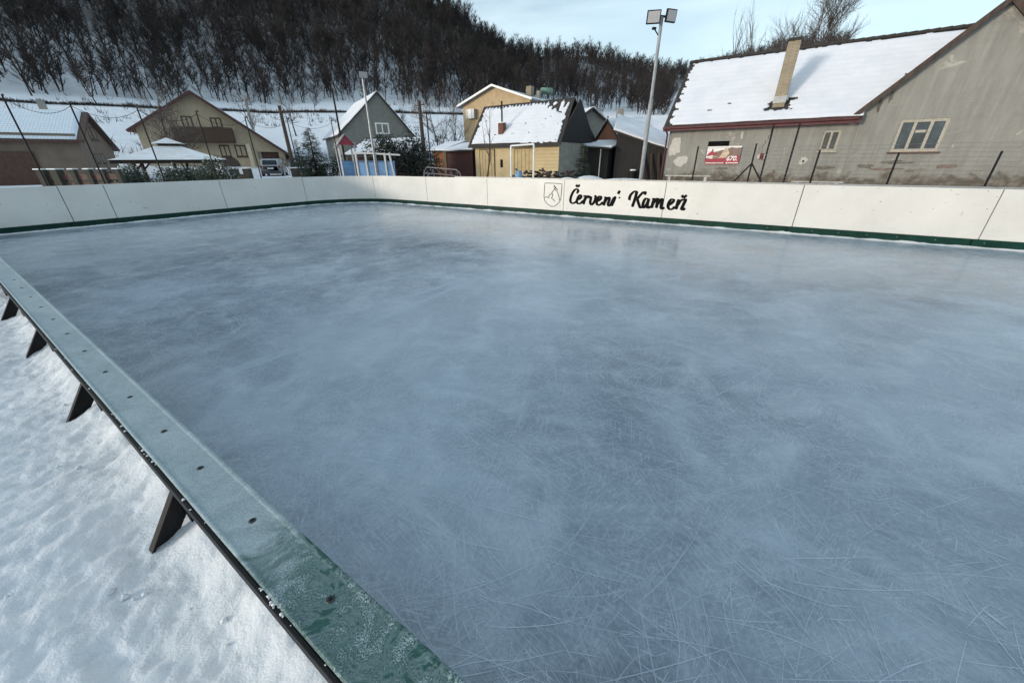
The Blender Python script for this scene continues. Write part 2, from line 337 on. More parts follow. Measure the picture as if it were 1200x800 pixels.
# foreground snow beside the rail
def grid_sheet(u0, u1, n0, n1, step, zf):
    m = MB(); us = np.arange(u0, u1 + step / 2, step); ns = np.arange(n0, n1 + step / 2, step)
    for a in us:
        for b in ns: p = P(a, b); m.v.append((p[0], p[1], zf(a, b)))
    q = len(ns)
    for i in range(len(us) - 1):
        for j in range(q - 1): m.f.append((i * q + j, (i + 1) * q + j, (i + 1) * q + j + 1, i * q + j + 1)); m.mi.append(0)
    return m
_rf = random.Random(14); FOOT = [(_rf.uniform(-.5, 7), _rf.uniform(-2.2, -.1), _rf.gauss(.1, .5)) for _ in range(34)]
def fgz(a, b):
    v = .03 * mnoise.noise(Vector((a * 1.3, b * 1.3, 0))) + .012 * mnoise.noise(Vector((a * 4, b * 4, 2))) + .011 * mnoise.noise(Vector((a * 11, b * 11, 5))) + .010 * mnoise.noise(Vector((a * 27, b * 30, 9)))
    rut = .02 * abs(mnoise.noise(Vector((a * 6, b * 2.2, 12))))
    for (fu, fn, fa) in FOOT:
        du, dn = a - fu, b - fn
        if abs(du) < .3 and abs(dn) < .3:
            x_ = du * math.cos(fa) + dn * math.sin(fa); y_ = -du * math.sin(fa) + dn * math.cos(fa); q_ = (x_ / .14) ** 2 + (y_ / .05) ** 2
            v -= .011 / (1 + q_ ** 3); v += .005 * math.exp(-(q_ - 1.6) ** 2 * 3) + (.004 * math.sin(x_ * 160) if q_ < 1 else 0)
    return .0 + v + rut + .07 * math.exp(-((b - .22) / .12) ** 2) * (1 + mnoise.noise(Vector((a * 5, 0, 7))))
tag(obj('snow_ground', grid_sheet(-1.5, 8, -2.4, .23, .02, fgz), M_FG, origin=(0, 0, 0), smooth=True), kind='structure')

m = MB(); rq2 = random.Random(8)
for i in range(420):
    uu = rq2.uniform(-.8, 6); nn = rq2.uniform(-2.2, .08); r_ = .003 + rq2.random() ** 3 * .016; c_ = P(uu, nn, fgz(uu, nn) + r_ * .3)
    vs = [c_ + np.array(q) * r_ * rq2.uniform(.6, 1.35) for q in ((1, 0, 0), (-1, 0, 0), (0, 1, 0), (0, -1, 0), (0, 0, .7), (0, 0, -.7))]
    m.add(vs, [(0, 2, 4), (2, 1, 4), (1, 3, 4), (3, 0, 4), (2, 0, 5), (1, 2, 5), (3, 1, 5), (0, 3, 5)])
tag(obj('snow_clods', m, M_FG, smooth=False), 'small loose clods scattered over the trodden snow beside the rail', 'snow', kind='stuff')
# ice
ib = MB(); ib.add([P(-10, .24, 0), P(L + .02, .24, 0), P(L + .02, D + .02, 0), P(-10, D + .02, 0)], [(0, 3, 2, 1)])
def mk_scr():
    t = NT('skate_scratches'); t.col((.62, .7, .8)); t.rough(.7)
    tr = t.n('ShaderNodeBsdfTransparent'); mx = t.n('ShaderNodeMixShader'); mx.inputs[0].default_value = .55
    out = t.t.nodes['Material Output']; t.l(tr.outputs[0], mx.inputs[1]); t.l(t.b.outputs[0], mx.inputs[2]); t.l(mx.outputs[0], out.inputs[0]); return t.m
M_SCR = mk_scr()
rs_ = random.Random(3)
def scratch(cu, cn, ang, ln, curv, wd):
    pts = []; k = 7; z = .0015 + rs_.random() * .003
    x, y, a = cu, cn, ang
    for i in range(k + 1): pts.append((x, y, a)); x += math.cos(a) * ln / k; y += math.sin(a) * ln / k; a += curv * ln / k
    b = len(ib.v)
    for i, (x, y, a) in enumerate(pts):
        h = wd / 2 * (1 - abs(2 * i / k - 1) ** 3 * .9)
        if not (-9 < x < L - .1 and .32 < y < D - .1): return
        q = P(x - math.sin(a) * h, y + math.cos(a) * h, z); q2 = P(x + math.sin(a) * h, y - math.cos(a) * h, z); ib.v += [tuple(q), tuple(q2)]
    for i in range(k): ib.f.append((b + 2 * i, b + 2 * i + 1, b + 2 * i + 3, b + 2 * i + 2)); ib.mi.append(1)
for i in range(15000):
    rr = rs_.random() ** 1.5; cu = -5 + rs_.random() * (12 + 8 * rr); cn = .4 + rr * (D - .6)
    scratch(cu, cn, rs_.choice([rs_.gauss(.5, .5), rs_.gauss(2.4, .6), rs_.random() * 6.28]), .05 + rs_.random() ** 2.5 * .7, rs_.gauss(0, .9), .0014 + rs_.random() * .0022 + rr * .004)
for i in range(10): scratch(-3 + rs_.random() * 10, .5 + rs_.random() * 7, rs_.random() * 6.28, 1 + rs_.random() * 2, rs_.gauss(0, .5), .004 + rs_.random() * .004)
# two long broad faded skate lines like those across the rink
for (x0, y0, x1, y1, wd) in ((215, 458, 400, 390, .022), (400, 392, 590, 315, .03), (470, 350, 590, 315, .03)):
    def gi(x, y): r = ray(x, y); return C0 + r * (-EYE) / r[2]
    a, b = gi(x0, y0), gi(x1, y1); d = b - a; l = np.linalg.norm(d)
    for j in range(26): scratch(a @ UX + rs_.gauss(0, .05), a @ NX + rs_.gauss(0, .05), math.atan2(d @ NX, d @ UX) + rs_.gauss(0, .01), l * (.5 + .5 * rs_.random()), rs_.gauss(0, .02), wd * .22)
for i in range(900):      # shavings and chipped crumbs lying on the ice
    rr = rs_.random() ** .7; scratch(-5 + rs_.random() * 20, .4 + rr * (D - .6), .5 + rs_.gauss(0, .5), .012 + rs_.random() ** 3 * .09, rs_.gauss(0, 4), .004 + rs_.random() ** 3 * .03)
ice = tag(obj('ice', ib, [M_ICE, M_SCR], origin=(0, 0, 0)), kind='structure')

# ------------------------------------------------------------ rink boards
def path_point(s):
    """plan of the boards: along the far side, round the corner, along the end; s in metres from u=-10"""
    Rc = 2.6; a = L - Rc + 10
    if s < a: return P(-10 + s, D), UX, NX
    s -= a; q = math.pi / 2 * Rc
    if s < q: t = s / Rc; return P(L - Rc + Rc * math.sin(t), D - Rc + Rc * math.cos(t)), UX * math.cos(t) - NX * math.sin(t), NX * math.cos(t) + UX * math.sin(t)
    s -= q; return P(L, D - Rc - s), -NX, UX
def wallstrip(s0, s1, z0, z1, inset, thick, ztop_fn=None, step=.25):
    m = MB(); k = max(1, int((s1 - s0) / step)) if s1 > L - 2.6 + 10 - 3.2 else 1
    k = max(k, 1); b = 0
    for i in range(k + 1):
        s = s0 + (s1 - s0) * i / k; p, t, o = path_point(s)
        for (off, z) in ((-inset, z0), (-inset, z1), (-inset + thick, z1), (-inset + thick, z0)): q = p + o * off + ZX * z; m.v.append(tuple(q))
    for i in range(k):
        for j in range(4): m.f.append((i * 4 + j, i * 4 + (j + 1) % 4, i * 4 + 4 + (j + 1) % 4, i * 4 + 4 + j)); m.mi.append(0)
    m.f += [(0, 1, 2, 3), (k * 4 + 3, k * 4 + 2, k * 4 + 1, k * 4)]; m.mi += [0, 0]
    return m
base = P(5, D + .1, 0)
barrier = thing('rink_barrier', base, 'white rink boards with dark green kick strip and black lettering round the far ice edge', 'rink boards')
s_end = 10 + L - 2.6 + math.pi / 2 * 2.6 + (D - 2.6) + .3
HB = 1.10
joints = [-6.6 - 3.1, -6.6, -3.5, -.39, 2.70, 5.82, 8.92, 12.02, 15.08]
js = [10 + j for j in joints]
s15 = 10 + L - 2.6 + math.pi / 2 * 2.6
# joints measured on the end boards: n = 9.1, 6.1, 3.1, .2
js = [j for j in js if j < s15 - 2] + [s15 + (D - 2.6 - nn) for nn in (9.1, 6.1, 3.12, 2.2, .3)]
js = [j for j in js]
# corner joint near u=15.1
for a, b in zip(js[:-1], js[1:]):
    if b - a < .3: continue
    pn = obj('board_panel', wallstrip(a + .008, b - .008, .16, HB + .012 * (b > s15), 0, .03), M_BOARD, barrier)
    obj('kick_strip', wallstrip(a + .09, b + .07, -.01, .165, .014, .013), M_GREEN, barrier)
obj('joint_backing', wallstrip(js[0], js[-1], .02, HB - .01, -.032, .01), M_GAP, barrier)
obj('frame_rail', wallstrip(js[0], 10 + 10.5, HB - .06, HB + .035, -.05, .05), M_GALV, barrier)
obj('frame_rail', wallstrip(10 + 10.6, js[-1], HB - .08, HB - .02, -.05, .05), M_STEEL, barrier)
for a in js:
    p, t, o = path_point(a); m = MB(); m.bar(p + o * .07 + ZX * 0, p + o * .07 + ZX * (HB - .07), .05); m.bar(p + o * .1 + ZX * .9, p + o * .75 + ZX * 0, .05)
    obj('support_post', m, M_STEEL, barrier)
sc0 = MB(); sc0.tube([P(0, 0, 0), -NX * .006], .009, 8)
scr = None
for pu, z in [(u_, z_) for z_ in (.62,) for u_ in (-4.9, -4.1, -3.1, -2.35, -1.75, -1.2, .35, .95)] + [(u_, 1.06) for u_ in (-4.3, -3.9, -3.3, -2.8, -2.2, -1.7, -1.1, .2, .8, 1.5, 2.2)] + [(u_, .1) for u_ in (-3.6, -2.9, -2.3, -1.8, -1.3, -.8, .1)]:
    loc = P(pu, D - (.016 if z < .2 else .002), z) - base
    if scr is None: scr = obj('screw', sc0, M_GALV, None, origin=(0, 0, 0)); o = scr
    else: o = scr.copy(); COL.objects.link(o)
    o.parent = barrier; o.location = tuple(loc)
# frost heaped along the foot of the boards
fm = MB(); s = 2.; k = 0
rows = []
while s < s_end - .5:
    p, t, o = path_point(s); hh = .012 + .03 * max(0, mnoise.noise(Vector((s * 2.2, 0, 0))) + .25) + .012 * R.random(); ww = .03 + .09 * max(0, mnoise.noise(Vector((s * 1.7, 4, 0))) + .3) + .02 * R.random()
    rows.append([p - o * .015 + ZX * hh, p - o * (.015 + ww * .5) + ZX * hh * .6, p - o * (.015 + ww) + ZX * .0005]); s += .07
for r_ in rows: fm.v += [tuple(x) for x in r_]
for i in range(len(rows) - 1):
    for j in range(2): fm.f.append((i * 3 + j, i * 3 + j + 1, i * 3 + 4 + j, i * 3 + 3 + j)); fm.mi.append(0)
tag(obj('snow_scrapings', fm, M_SNOW, smooth=True), 'thin white ridge of scraped ice along the foot of the far boards', 'snow', kind='stuff')

# lettering: pen strokes laid on the board face
def stroke(mb, pts, w0, w1, zof, N=26, closed=False, dist=D):
    """pts: photo-like coordinates already turned into (u, z); catmull-rom; a slanted nib gives thick and thin"""
    q = [np.array(p, float) for p in pts]; q = [2 * q[0] - q[1]] + q + [2 * q[-1] - q[-2]]
    out = []
    for i in range(1, len(q) - 2):
        for t in np.linspace(0, 1, max(3, N // (len(q) - 3)), endpoint=False):
            a, b, c, d = q[i - 1], q[i], q[i + 1], q[i + 2]
            out.append(.5 * ((2 * b) + (-a + c) * t + (2 * a - 5 * b + 4 * c - d) * t * t + (-a + 3 * b - 3 * c + d) * t ** 3))
    out.append(q[-2]); b0 = len(mb.v); n_ = len(out)
    for i, p in enumerate(out):
        d = out[min(i + 1, n_ - 1)] - out[max(i - 1, 0)]; d /= np.linalg.norm(d) + 1e-9
        nrm = np.array([-d[1], d[0]]); down = abs(d[1]) ** 1.6 if True else 0
        wd = (w0 + (w1 - w0) * down) * .5
        if i in (0, n_ - 1): wd *= .55
        for sg in (-1, 1): r_ = p + nrm * wd * sg; mb.v.append(tuple(P(r_[0], dist - .002 - zof, r_[1])))
    for i in range(n_ - 1): mb.f.append((b0 + 2 * i, b0 + 2 * i + 1, b0 + 2 * i + 3, b0 + 2 * i + 2)); mb.mi.append(0)
def uz(x, y): p = at_n(x, y, D); return (float(p @ UX), float(p[2]))
def word(strokes, X0, Y0, k, thick, thin):
    m = MB()
    for i, s_ in enumerate(strokes):
        th = thick
        if isinstance(s_[0], (int, float)): th = s_[0]; s_ = s_[1:]
        stroke(m, [uz(X0 + x / k, Y0 + y / k) for x, y in s_], thin, th, .0004 * (i % 9) + .0003)
    return m
A = [  # first word, in twelfths of a photo pixel from (635,205)
    [(482, 138), (500, 170)], [(535, 140), (500, 172)],
    [(490, 262), (512, 225), (490, 200), (450, 225), (412, 300), (402, 370), (430, 400), (470, 385), (505, 350)],
    [(512, 350), (545, 325), (552, 292), (528, 288), (500, 335), (492, 380), (515, 405), (550, 395), (580, 360)],
    [(582, 300), (620, 300), (600, 350), (585, 415)], [(598, 370), (625, 315), (655, 298), (660, 330)],
    [(672, 305), (690, 318), (680, 380), (690, 415), (715, 410), (750, 350), (755, 300), (735, 295)],
    [(785, 370), (822, 345), (832, 310), (805, 305), (778, 350), (772, 400), (795, 425), (830, 410), (860, 380)],
    [(875, 318), (900, 320), (885, 370), (868, 432)], [(880, 395), (915, 335), (945, 318), (950, 345), (930, 410), (945, 435), (972, 415)],
    [(1015, 320), (1030, 315), (1010, 370), (985, 425), (1000, 420)], [(970, 415), (1000, 350), (1020, 318)],
    [(1098, 222), (1070, 268)], [40 / 1000, (1080, 318), (1102, 322)]]
B = [  # second word, from (720,205)
    [(230, 350), (212, 340), (225, 290), (270, 240), (318, 228)], [(318, 228), (300, 300), (275, 380), (250, 450)], 
    [(425, 280), (435, 245), (405, 245), (360, 290), (320, 340)], [(320, 335), (340, 400), (365, 460), (400, 445)],
    [(470, 335), (440, 335), (410, 380), (400, 440), (415, 462), (445, 430), (475, 370)], [(485, 330), (470, 390), (462, 450), (480, 465), (510, 440)],
    [(530, 340), (555, 340), (540, 400), (520, 468)], [(535, 420), (575, 350), (610, 335), (605, 370), (590, 468)], [(600, 430), (640, 355), (675, 340), (670, 380), (655, 450), (672, 478), (705, 455)],
    [(760, 430), (810, 395), (835, 355), (800, 345), (765, 395), (755, 450), (780, 485), (820, 475), (850, 445)],
    [(880, 355), (900, 358), (885, 410), (865, 485)], [(880, 440), (930, 365), (985, 345), (1000, 355), (965, 430), (945, 480), (968, 490), (995, 465)],
    [(950, 285), (970, 322)], [(1020, 285), (970, 326)]]
obj('lettering', word(A, 635, 205, 12, .092, .046), M_INK, barrier)
obj('lettering', word(B, 720, 205, 12, .09, .04), M_INK, barrier)
E_ = [[(42, 115), (165, 118), (285, 128)], [(42, 115), (35, 230), (32, 330), (70, 400), (145, 445), (215, 415), (262, 350), (275, 240), (285, 128)],
      [(38, 322), (60, 308), (95, 325)], [(95, 325), (105, 285), (130, 268), (150, 235), (180, 200)], [(180, 200), (215, 235), (240, 300), (250, 360)], [(148, 255), (150, 300), (135, 325), (160, 345), (185, 372)]]
obj('emblem', word(E_, 635, 205, 12, .024, .02), simple('grey_emblem_line', (.05, .05, .045), .6), barrier)
obj('emblem_bird', word([[.05, (170, 150), (185, 172), (205, 195)], [.02, (200, 190), (228, 215)], [.018, (185, 190), (170, 195)]], 635, 205, 12, .05, .02), M_INK, barrier)

# ------------------------------------------------------------ near rail
rail = thing('rink_rail', P(3, .22, 0), 'low rail with frosty dark green cap and black struts beside the trodden snow', 'rink rail')
U0, U1 = -1.4, L
cb = MB(); prof = [(.142, .53), (.140, .545), (.146, .5485), (.151, .5485), (.158, .546), (.22, .5455), (.282, .546), (.289, .5485), (.296, .5485), (.302, .545), (.300, .53)]
ks = 60
for i in range(ks + 1):
    uu = U0 + (U1 - U0) * (i / ks) ** 1.5; wv = .0015 * mnoise.noise(Vector((uu * 2, 0, 0)))
    for (a, z) in prof: cb.v.append(tuple(P(uu, a + wv, z)))
np_ = len(prof)
for i in range(ks):
    for j in range(np_): cb.f.append((i * np_ + j, (i + 1) * np_ + j, (i + 1) * np_ + (j + 1) % np_, i * np_ + (j + 1) % np_)); cb.mi.append(0)
capo = obj('cap', cb, M_CAP, rail); capo.location = (0, 0, 0)
m = MB(); m.box(P((U0 + U1) / 2, .133, .51), (U1 - U0, .012, .055), UX); m.box(P((U0 + U1) / 2, .150, .522), (U1 - U0, .03, .006), UX)
obj('steel_edge', m, M_STEEL, rail, bevel=.002)
m = MB(); m.box(P((U0 + U1) / 2, .22, .48), (U1 - U0, .05, .05), UX); m.box(P((U0 + U1) / 2, .22, .05), (U1 - U0, .05, .05), UX)
for uu in np.arange(.4, 16, 1.65): m.box(P(uu, .19, .25), (.05, .05, .5), UX)
obj('steel_frame', m, M_STEEL, rail)
m = MB(); m.box(P((U0 + U1) / 2, .262, .262), (U1 - U0, .02, .53), UX); obj('board_panel', m, M_BOARD, rail)
m = MB(); m.box(P((U0 + U1) / 2, .279, .08), (U1 - U0, .012, .17), UX); obj('kick_strip', m, M_GREEN, rail)
for uu in (.35, 2.07, 3.82, 5.55, 7.25, 9, 10.7):
    m = MB(); d = .035
    poly = [P(uu, .2, .30), P(uu, -.005, .0), P(uu, -.005, -.04), P(uu, .07, -.04), P(uu, .2, .14)]
    m.prism([p - UX * d * .15 for p in poly], UX * .008)
    m.prism([P(uu - .022, .2, .31), P(uu - .022, .2, .30), P(uu - .022, -.015, -.04), P(uu - .022, -.025, -.03)], UX * .044)
    obj('strut', m, M_STEEL, rail)
scs = None
for uu in (.33, .78, 1.24, 1.68, 2.09, 2.59, 3.06, 3.55, 4.05, 4.55, 5.05, 5.55, 6.05, 6.55):
    m = MB(); c_ = P(uu, .232, .5457)
    if scs is None:
        m.tube([c_, c_ + ZX * .0022], [.0125, .0105], 16); m2 = MB(); m2.tube([c_ + ZX * .0022, c_ + ZX * .0034], [.0065, .006], 6)
        s0 = obj('screw', m, simple('screw_steel', (.03, .032, .034), .5, .2, 40, .2), None, origin=c_); scs = s0
        s1 = obj('recess', m2, M_STEEL, s0)
    o = s0 if uu == .33 else s0.copy()
    if o is not s0: COL.objects.link(o); e = s1.copy(); COL.objects.link(e); e.parent = o
    o.parent = rail; o.location = tuple(c_ - wloc(rail))
# icy crumbs on the steel edge
m = MB(); rc = random.Random(5)
for i in range(46):
    uu = rc.choice([rc.gauss(.93, .05), rc.gauss(1.98, .05), rc.uniform(.5, 4)]); r_ = .002 + rc.random() ** 2 * .006; c_ = P(uu, .137 + rc.gauss(0, .004), .539 + r_ * .3)
    vs = [c_ + np.array([a, b, cc]) * r_ * rc.uniform(.7, 1.3) for a, b, cc in ((1, 0, 0), (-1, 0, 0), (0, 1, 0), (0, -1, 0), (0, 0, .8), (0, 0, -.8))]
    m.add(vs, [(0, 2, 4), (2, 1, 4), (1, 3, 4), (3, 0, 4), (2, 0, 5), (1, 2, 5), (3, 1, 5), (0, 3, 5)])
tag(obj('ice_crumbs', m, M_SNOW), 'small white ice crumbs scattered on the black edge of the green capped rail', 'ice', kind='stuff')

# ------------------------------------------------------------ net posts, lamps, wire fence
net = thing('net_fence', P(17.5, 8, 0), 'tall thin dark posts with sagging net ropes standing behind the left end boards', 'net fence')
tops = []
for nn, zt in ((2.15, 3.3), (3.35, 3.25), (4.83, 3.27), (6.4, 3.28), (7.93, 3.21), (9.52, 3.27), (11.5, 3.34)):
    m = MB(); b_ = P(17.5, nn, 0); m.tube([b_, b_ + ZX * zt], .02, 8); obj('post', m, M_STEEL, net); tops.append(b_ + ZX * zt)
    m = MB(); m.bar(b_ + ZX * (zt - .02), b_ + ZX * (zt - .02) - UX * .16, .035); obj('hook', m, M_STEEL, net)
for a, b in zip(tops[:-1], tops[1:]):
    m = MB(); m.tube([a + (b - a) * t - ZX * (.1 + .5 * (1 - (2 * t - 1) ** 2) * .5) for t in np.linspace(0, 1, 9)], .006, 4); obj('rope', m, M_STEEL, net)
def net_panel(m, a, b, z0, z1, nx, nz, r):
    for i in range(nx + 1): p = a + (b - a) * i / nx; m.tube([p + ZX * z0, p + ZX * z1], r, 3, False)
    for i in range(nz + 1): z = z0 + (z1 - z0) * i / nz; m.tube([a + ZX * z, b + ZX * z], r, 3, False)
m = MB(); a = P(16.2, D + .6, 0); m.tube([P(15.05, D + 4.0 - .6, 0), P(15.05, D + 3.4, 3.72)], .03); 
tag(obj('net_post', m, M_STEEL), 'single tall thin dark post before the dark evergreen hedge', 'post')
# tall slim pole left of the playhouse
m = MB(); a = at_d(389, 104, 27); m.tube([(a[0], a[1], 0), a], [.07, .05], 8); tag(obj('slim_pole', m, M_STEEL), 'tall slim black pole rising just left of the red roofed playhouse', 'pole')

def flood_head(root, c, yaw, tilt, wd, ht):
    f = azdir(yaw); r_ = np.array([f[1], -f[0], 0]); f = f * math.cos(rad(tilt)) - ZX * math.sin(rad(tilt)); up = np.cross(r_, f); 
    m = MB(); m.box(c, (wd, .07, ht), r_, f, up); h = obj('lamp_head', m, M_STEEL, root, bevel=.01)
    m = MB(); m.box(c + f * .038, (wd * .86, .008, ht * .82), r_, f, up); obj('lens', m, simple('lamp_lens', (.42, .4, .39), .25, .1, 30), h)
    m = MB()
    for i in range(6): m.box(c - f * .05 + r_ * wd * (i - 2.5) / 7, (.012, .04, ht * .8), r_, f, up)
    obj('cooling_fins', m, M_STEEL, h)
def lamp_post(base_, h, yaw, label, two=True, cat='lamp post'):
    root = thing('floodlight_post', base_, label, cat, 'floodlight posts round the rink'); m = MB(); b_ = np.array(base_, float)
    m.tube([b_, b_ + ZX * h * .62], .058, 10); m.tube([b_ + ZX * h * .62, b_ + ZX * h], .042, 10); obj('pole', m, M_GALV, root, smooth=False)
    t = azdir(yaw); r_ = np.array([t[1], -t[0], 0])
    if two:
        m = MB(); m.bar(b_ + ZX * (h + .0) - r_ * .28, b_ + ZX * (h + .02) + r_ * .28, .04); obj('crossbar', m, M_STEEL, root)
        flood_head(root, b_ + ZX * (h - .03) + r_ * .25 + t * .08, yaw + 14, 8, .34, .28); flood_head(root, b_ + ZX * (h + .0) - r_ * .2 + t * .08, yaw - 16, 8, .3, .27)
        m = MB(); m.bar(b_ + ZX * (h - .42), b_ + ZX * (h - .25) + r_ * .16, .022); m.box(b_ + ZX * (h - .24) + r_ * .17, (.1, .05, .05), r_); obj('camera_bracket', m, M_STEEL, root)
    else:
        m = MB(); m.bar(b_ + ZX * h, b_ + ZX * h + t * .15, .04); obj('bracket', m, M_STEEL, root); flood_head(root, b_ + ZX * (h + .02) + t * .2, yaw, 30, .42, .3)
    return root
lamp_post(tuple(P(3.66, 12.4, 0)), 4.97, 176, 'tall grey pole with two square floodlights standing behind the lettered boards')
lamp_post(tuple(P(16.75, 12.95, 0)), 5.1, 150, 'grey pole with one small floodlight standing beside the red and blue playhouse', False)

fence = thing('wire_fence', P(0, 12.3, 0), 'low wire fence of thin rusty posts in front of the grey old house', 'wire fence')
for uu, zt in ((2.18, 1.97), (.83, 2.0), (-.5, 1.84), (-1.9, 1.76), (-3.4, 1.76), (-4.9, 1.76), (-6.5, 1.76)):
    b_ = P(uu, 12.25, 0); m = MB(); m.tube([b_, b_ + ZX * zt], .019, 6); obj('post', m, M_STEEL, fence)
for uu in (.57, .04):
    b_ = P(uu, 12.45, 0); m = MB(); m.tube([b_, b_ + ZX * 2.43], .02, 6); obj('post', m, M_STEEL, fence)
for sg in (-1, 1):
    m = MB(); m.tube([P(.83, 12.25, 1.55), P(.83 + sg * .36, 12.25, 1.05)], .018, 6); obj('brace', m, M_STEEL, fence)
for z in np.arange(1.15, 2.0, .085):
    m = MB(); pts = [P(2.2 - 8.7 * i / 12, 12.25, z + .008 * math.sin(i * 2.1)) for i in range(13)]; m.tube(pts, .0032, 3, False); obj('wire', m, M_GALV, fence)

# ------------------------------------------------------------ houses
class Fr:
    """local frame: x to the right along the front, y back, z up"""
    def __init__(s, o, xd, yd=None):
        s.o = np.asarray(o, float); s.x = np.asarray(xd, float) / np.linalg.norm(xd)
        s.y = np.cross(ZX, s.x) if yd is None else np.asarray(yd, float)
    def __call__(s, x, y, z): return s.o + s.x * x + s.y * y + ZX * z
def wall_holes(m, fr, x0, x1, z0, z1, holes, y=0., depth=.16):
    xs = sorted({x0, x1, *[h[0] for h in holes], *[h[1] for h in holes]}); zs = sorted({z0, z1, *[h[2] for h in holes], *[h[3] for h in holes]})
    for a, b in zip(xs[:-1], xs[1:]):
        for c, d in zip(zs[:-1], zs[1:]):
            cx, cz = (a + b) / 2, (c + d) / 2
            if any(h[0] < cx < h[1] and h[2] < cz < h[3] for h in holes): continue
            m.add([fr(a, y, c), fr(b, y, c), fr(b, y, d), fr(a, y, d)], [(0, 1, 2, 3)])
    for h in holes:
        a, b, c, d = h[:4]
        m.add([fr(a, y, c), fr(b, y, c), fr(b, y, d), fr(a, y, d), fr(a, y + depth, c), fr(b, y + depth, c), fr(b, y + depth, d), fr(a, y + depth, d)], [(0, 1, 5, 4), (1, 2, 6, 5), (2, 3, 7, 6), (3, 0, 4, 7), (4, 5, 6, 7)])
def window(root, fr, x0, x1, z0, z1, y=0., mf=None, mg=None, cols=2, rows=1, fw=.07, proud=.02, deep=0., sill=True, label=None):
    mf = mf or M_WHITE; mg = mg or M_GLASS; m = MB(); yy = y + deep
    def bx(a, b, c, d, t=.05, o=0.): m.box(fr((a + b) / 2, yy - proud + t / 2 + o, (c + d) / 2), (b - a, t, d - c), fr.x, fr.y)
    bx(x0, x0 + fw, z0, z1); bx(x1 - fw, x1, z0, z1); bx(x0 + fw, x1 - fw, z0, z0 + fw); bx(x0 + fw, x1 - fw, z1 - fw, z1)
    for i in range(1, cols): c = x0 + (x1 - x0) * i / cols; bx(c - fw * .45, c + fw * .45, z0 + fw, z1 - fw, .05, .003)
    for i in range(1, rows): c = z0 + (z1 - z0) * i / rows; bx(x0 + fw, x1 - fw, c - fw * .3, c + fw * .3, .03, .006)
    wo = obj('window', m, mf, root)
    if label: wo['label'] = label
    m = MB(); m.box(fr((x0 + x1) / 2, yy - proud + .034, (z0 + z1) / 2), (x1 - x0 - fw, .02, z1 - z0 - fw), fr.x, fr.y); obj('pane', m, mg, wo)
    if sill: m = MB(); m.box(fr((x0 + x1) / 2, y - .04, z0 - .03), (x1 - x0 + .1, .1, .05), fr.x, fr.y); obj('sill', m, mf, wo)
    return wo
def slab(m, a, b, c, d, t=.1):
    """roof sheet through four points, thickness downwards"""
    m.prism([a, b, c, d], -ZX * t)
def snow_sheet(a, b, c, d, keep, nx=90, ny=40, lift=.03, thick=.05, amp=.015, seed=0, rib=0.):
    """a,b bottom edge left to right, c top right, d top left; faces dropped where keep(u,v) is false"""
    m = MB(); a, b, c, d = [np.asarray(q, float) for q in (a, b, c, d)]; nrm = np.cross(b - a, d - a); nrm /= np.linalg.norm(nrm)
    if nrm[2] < 0: nrm = -nrm
    idx = {}
    def vid(i, j):
        if (i, j) not in idx:
            u_, v_ = i / nx, j / ny; p = (a * (1 - u_) + b * u_) * (1 - v_) + (d * (1 - u_) + c * u_) * v_
            p = p + nrm * (lift + thick + amp * mnoise.noise(Vector((*(p * 1.2),))) + rib * (j % 2))
            idx[(i, j)] = len(m.v); m.v.append(tuple(p))
        return idx[(i, j)]
    for i in range(nx):
        for j in range(ny):
            if keep((i + .5) / nx, (j + .5) / ny): m.f.append((vid(i, j), vid(i + 1, j), vid(i + 1, j + 1), vid(i, j + 1))); m.mi.append(0)
    return m
def add_snow(root, *a, mat=None, **k):
    th = k.get('thick', .05); o = obj('snow_cover', snow_sheet(*a, **k), mat or M_RSNOW, root, smooth=True); s_ = o.modifiers.new('solid', 'SOLIDIFY'); s_.thickness = th; s_.offset = -1 if o.data.polygons[0].normal.z > 0 else 1; return o
def nz(*a): return mnoise.noise(Vector(a))

# ---- big old house on the right (long side plus a gable wing)
h1 = thing('farmhouse', P(0, 22, 0), 'long shabby grey rendered farmhouse with snowy roof, brick chimney and gable wing at right', 'house')
f1 = Fr(P(5.35, 22, 0), -UX, NX)       # x grows to the right (towards -u)
ez, rz, hd = 3.40, 6.15, 3.0
W1 = 5.35 + 1.88
def fx(u): return 5.35 - u
m = MB()
win_s = (fx(-.83), fx(-1.42), 1.93, 2.70); hole_b = (fx(3.5), fx(2.6), 1.55, 2.42)
wall_holes(m, f1, 0, W1, 0, ez, [win_s, hole_b])
m.add([f1(0, 0, 0), f1(0, 2 * hd, 0), f1(0, 2 * hd, ez), f1(0, hd, rz - .1), f1(0, 0, ez)], [(0, 1, 2, 3, 4)])
m.add([f1(0, 2 * hd, 0), f1(14, 2 * hd, 0), f1(14, 2 * hd, ez), f1(0, 2 * hd, ez)], [(0, 1, 2, 3)])
# wing gable wall, 6 cm proud
uL, uA = -1.88, -4.62; ap = 3.42 + (uL - uA) * 1.035
win_b = (fx(-3.1), fx(-4.45), 1.86, 2.96)
wall_holes(m, f1, W1, fx(-7.4), 0, 3.42, [win_b], y=-.06)
m.add([f1(W1, -.06, 3.42), f1(fx(-7.4), -.06, 3.42), f1(fx(uA), -.06, ap)], [(0, 1, 2)])
m.add([f1(W1, -.06, 0), f1(W1, .3, 0), f1(W1, .3, 3.42), f1(W1, -.06, 3.42)], [(0, 1, 2, 3)])
m.add([f1(fx(-7.4), -.06, 0), f1(fx(-7.4), 8, 0), f1(fx(-7.4), 8, 3.42), f1(fx(-7.4), -.06, 3.42)], [(0, 1, 2, 3)])
obj('wall', m, M_OLD, h1)
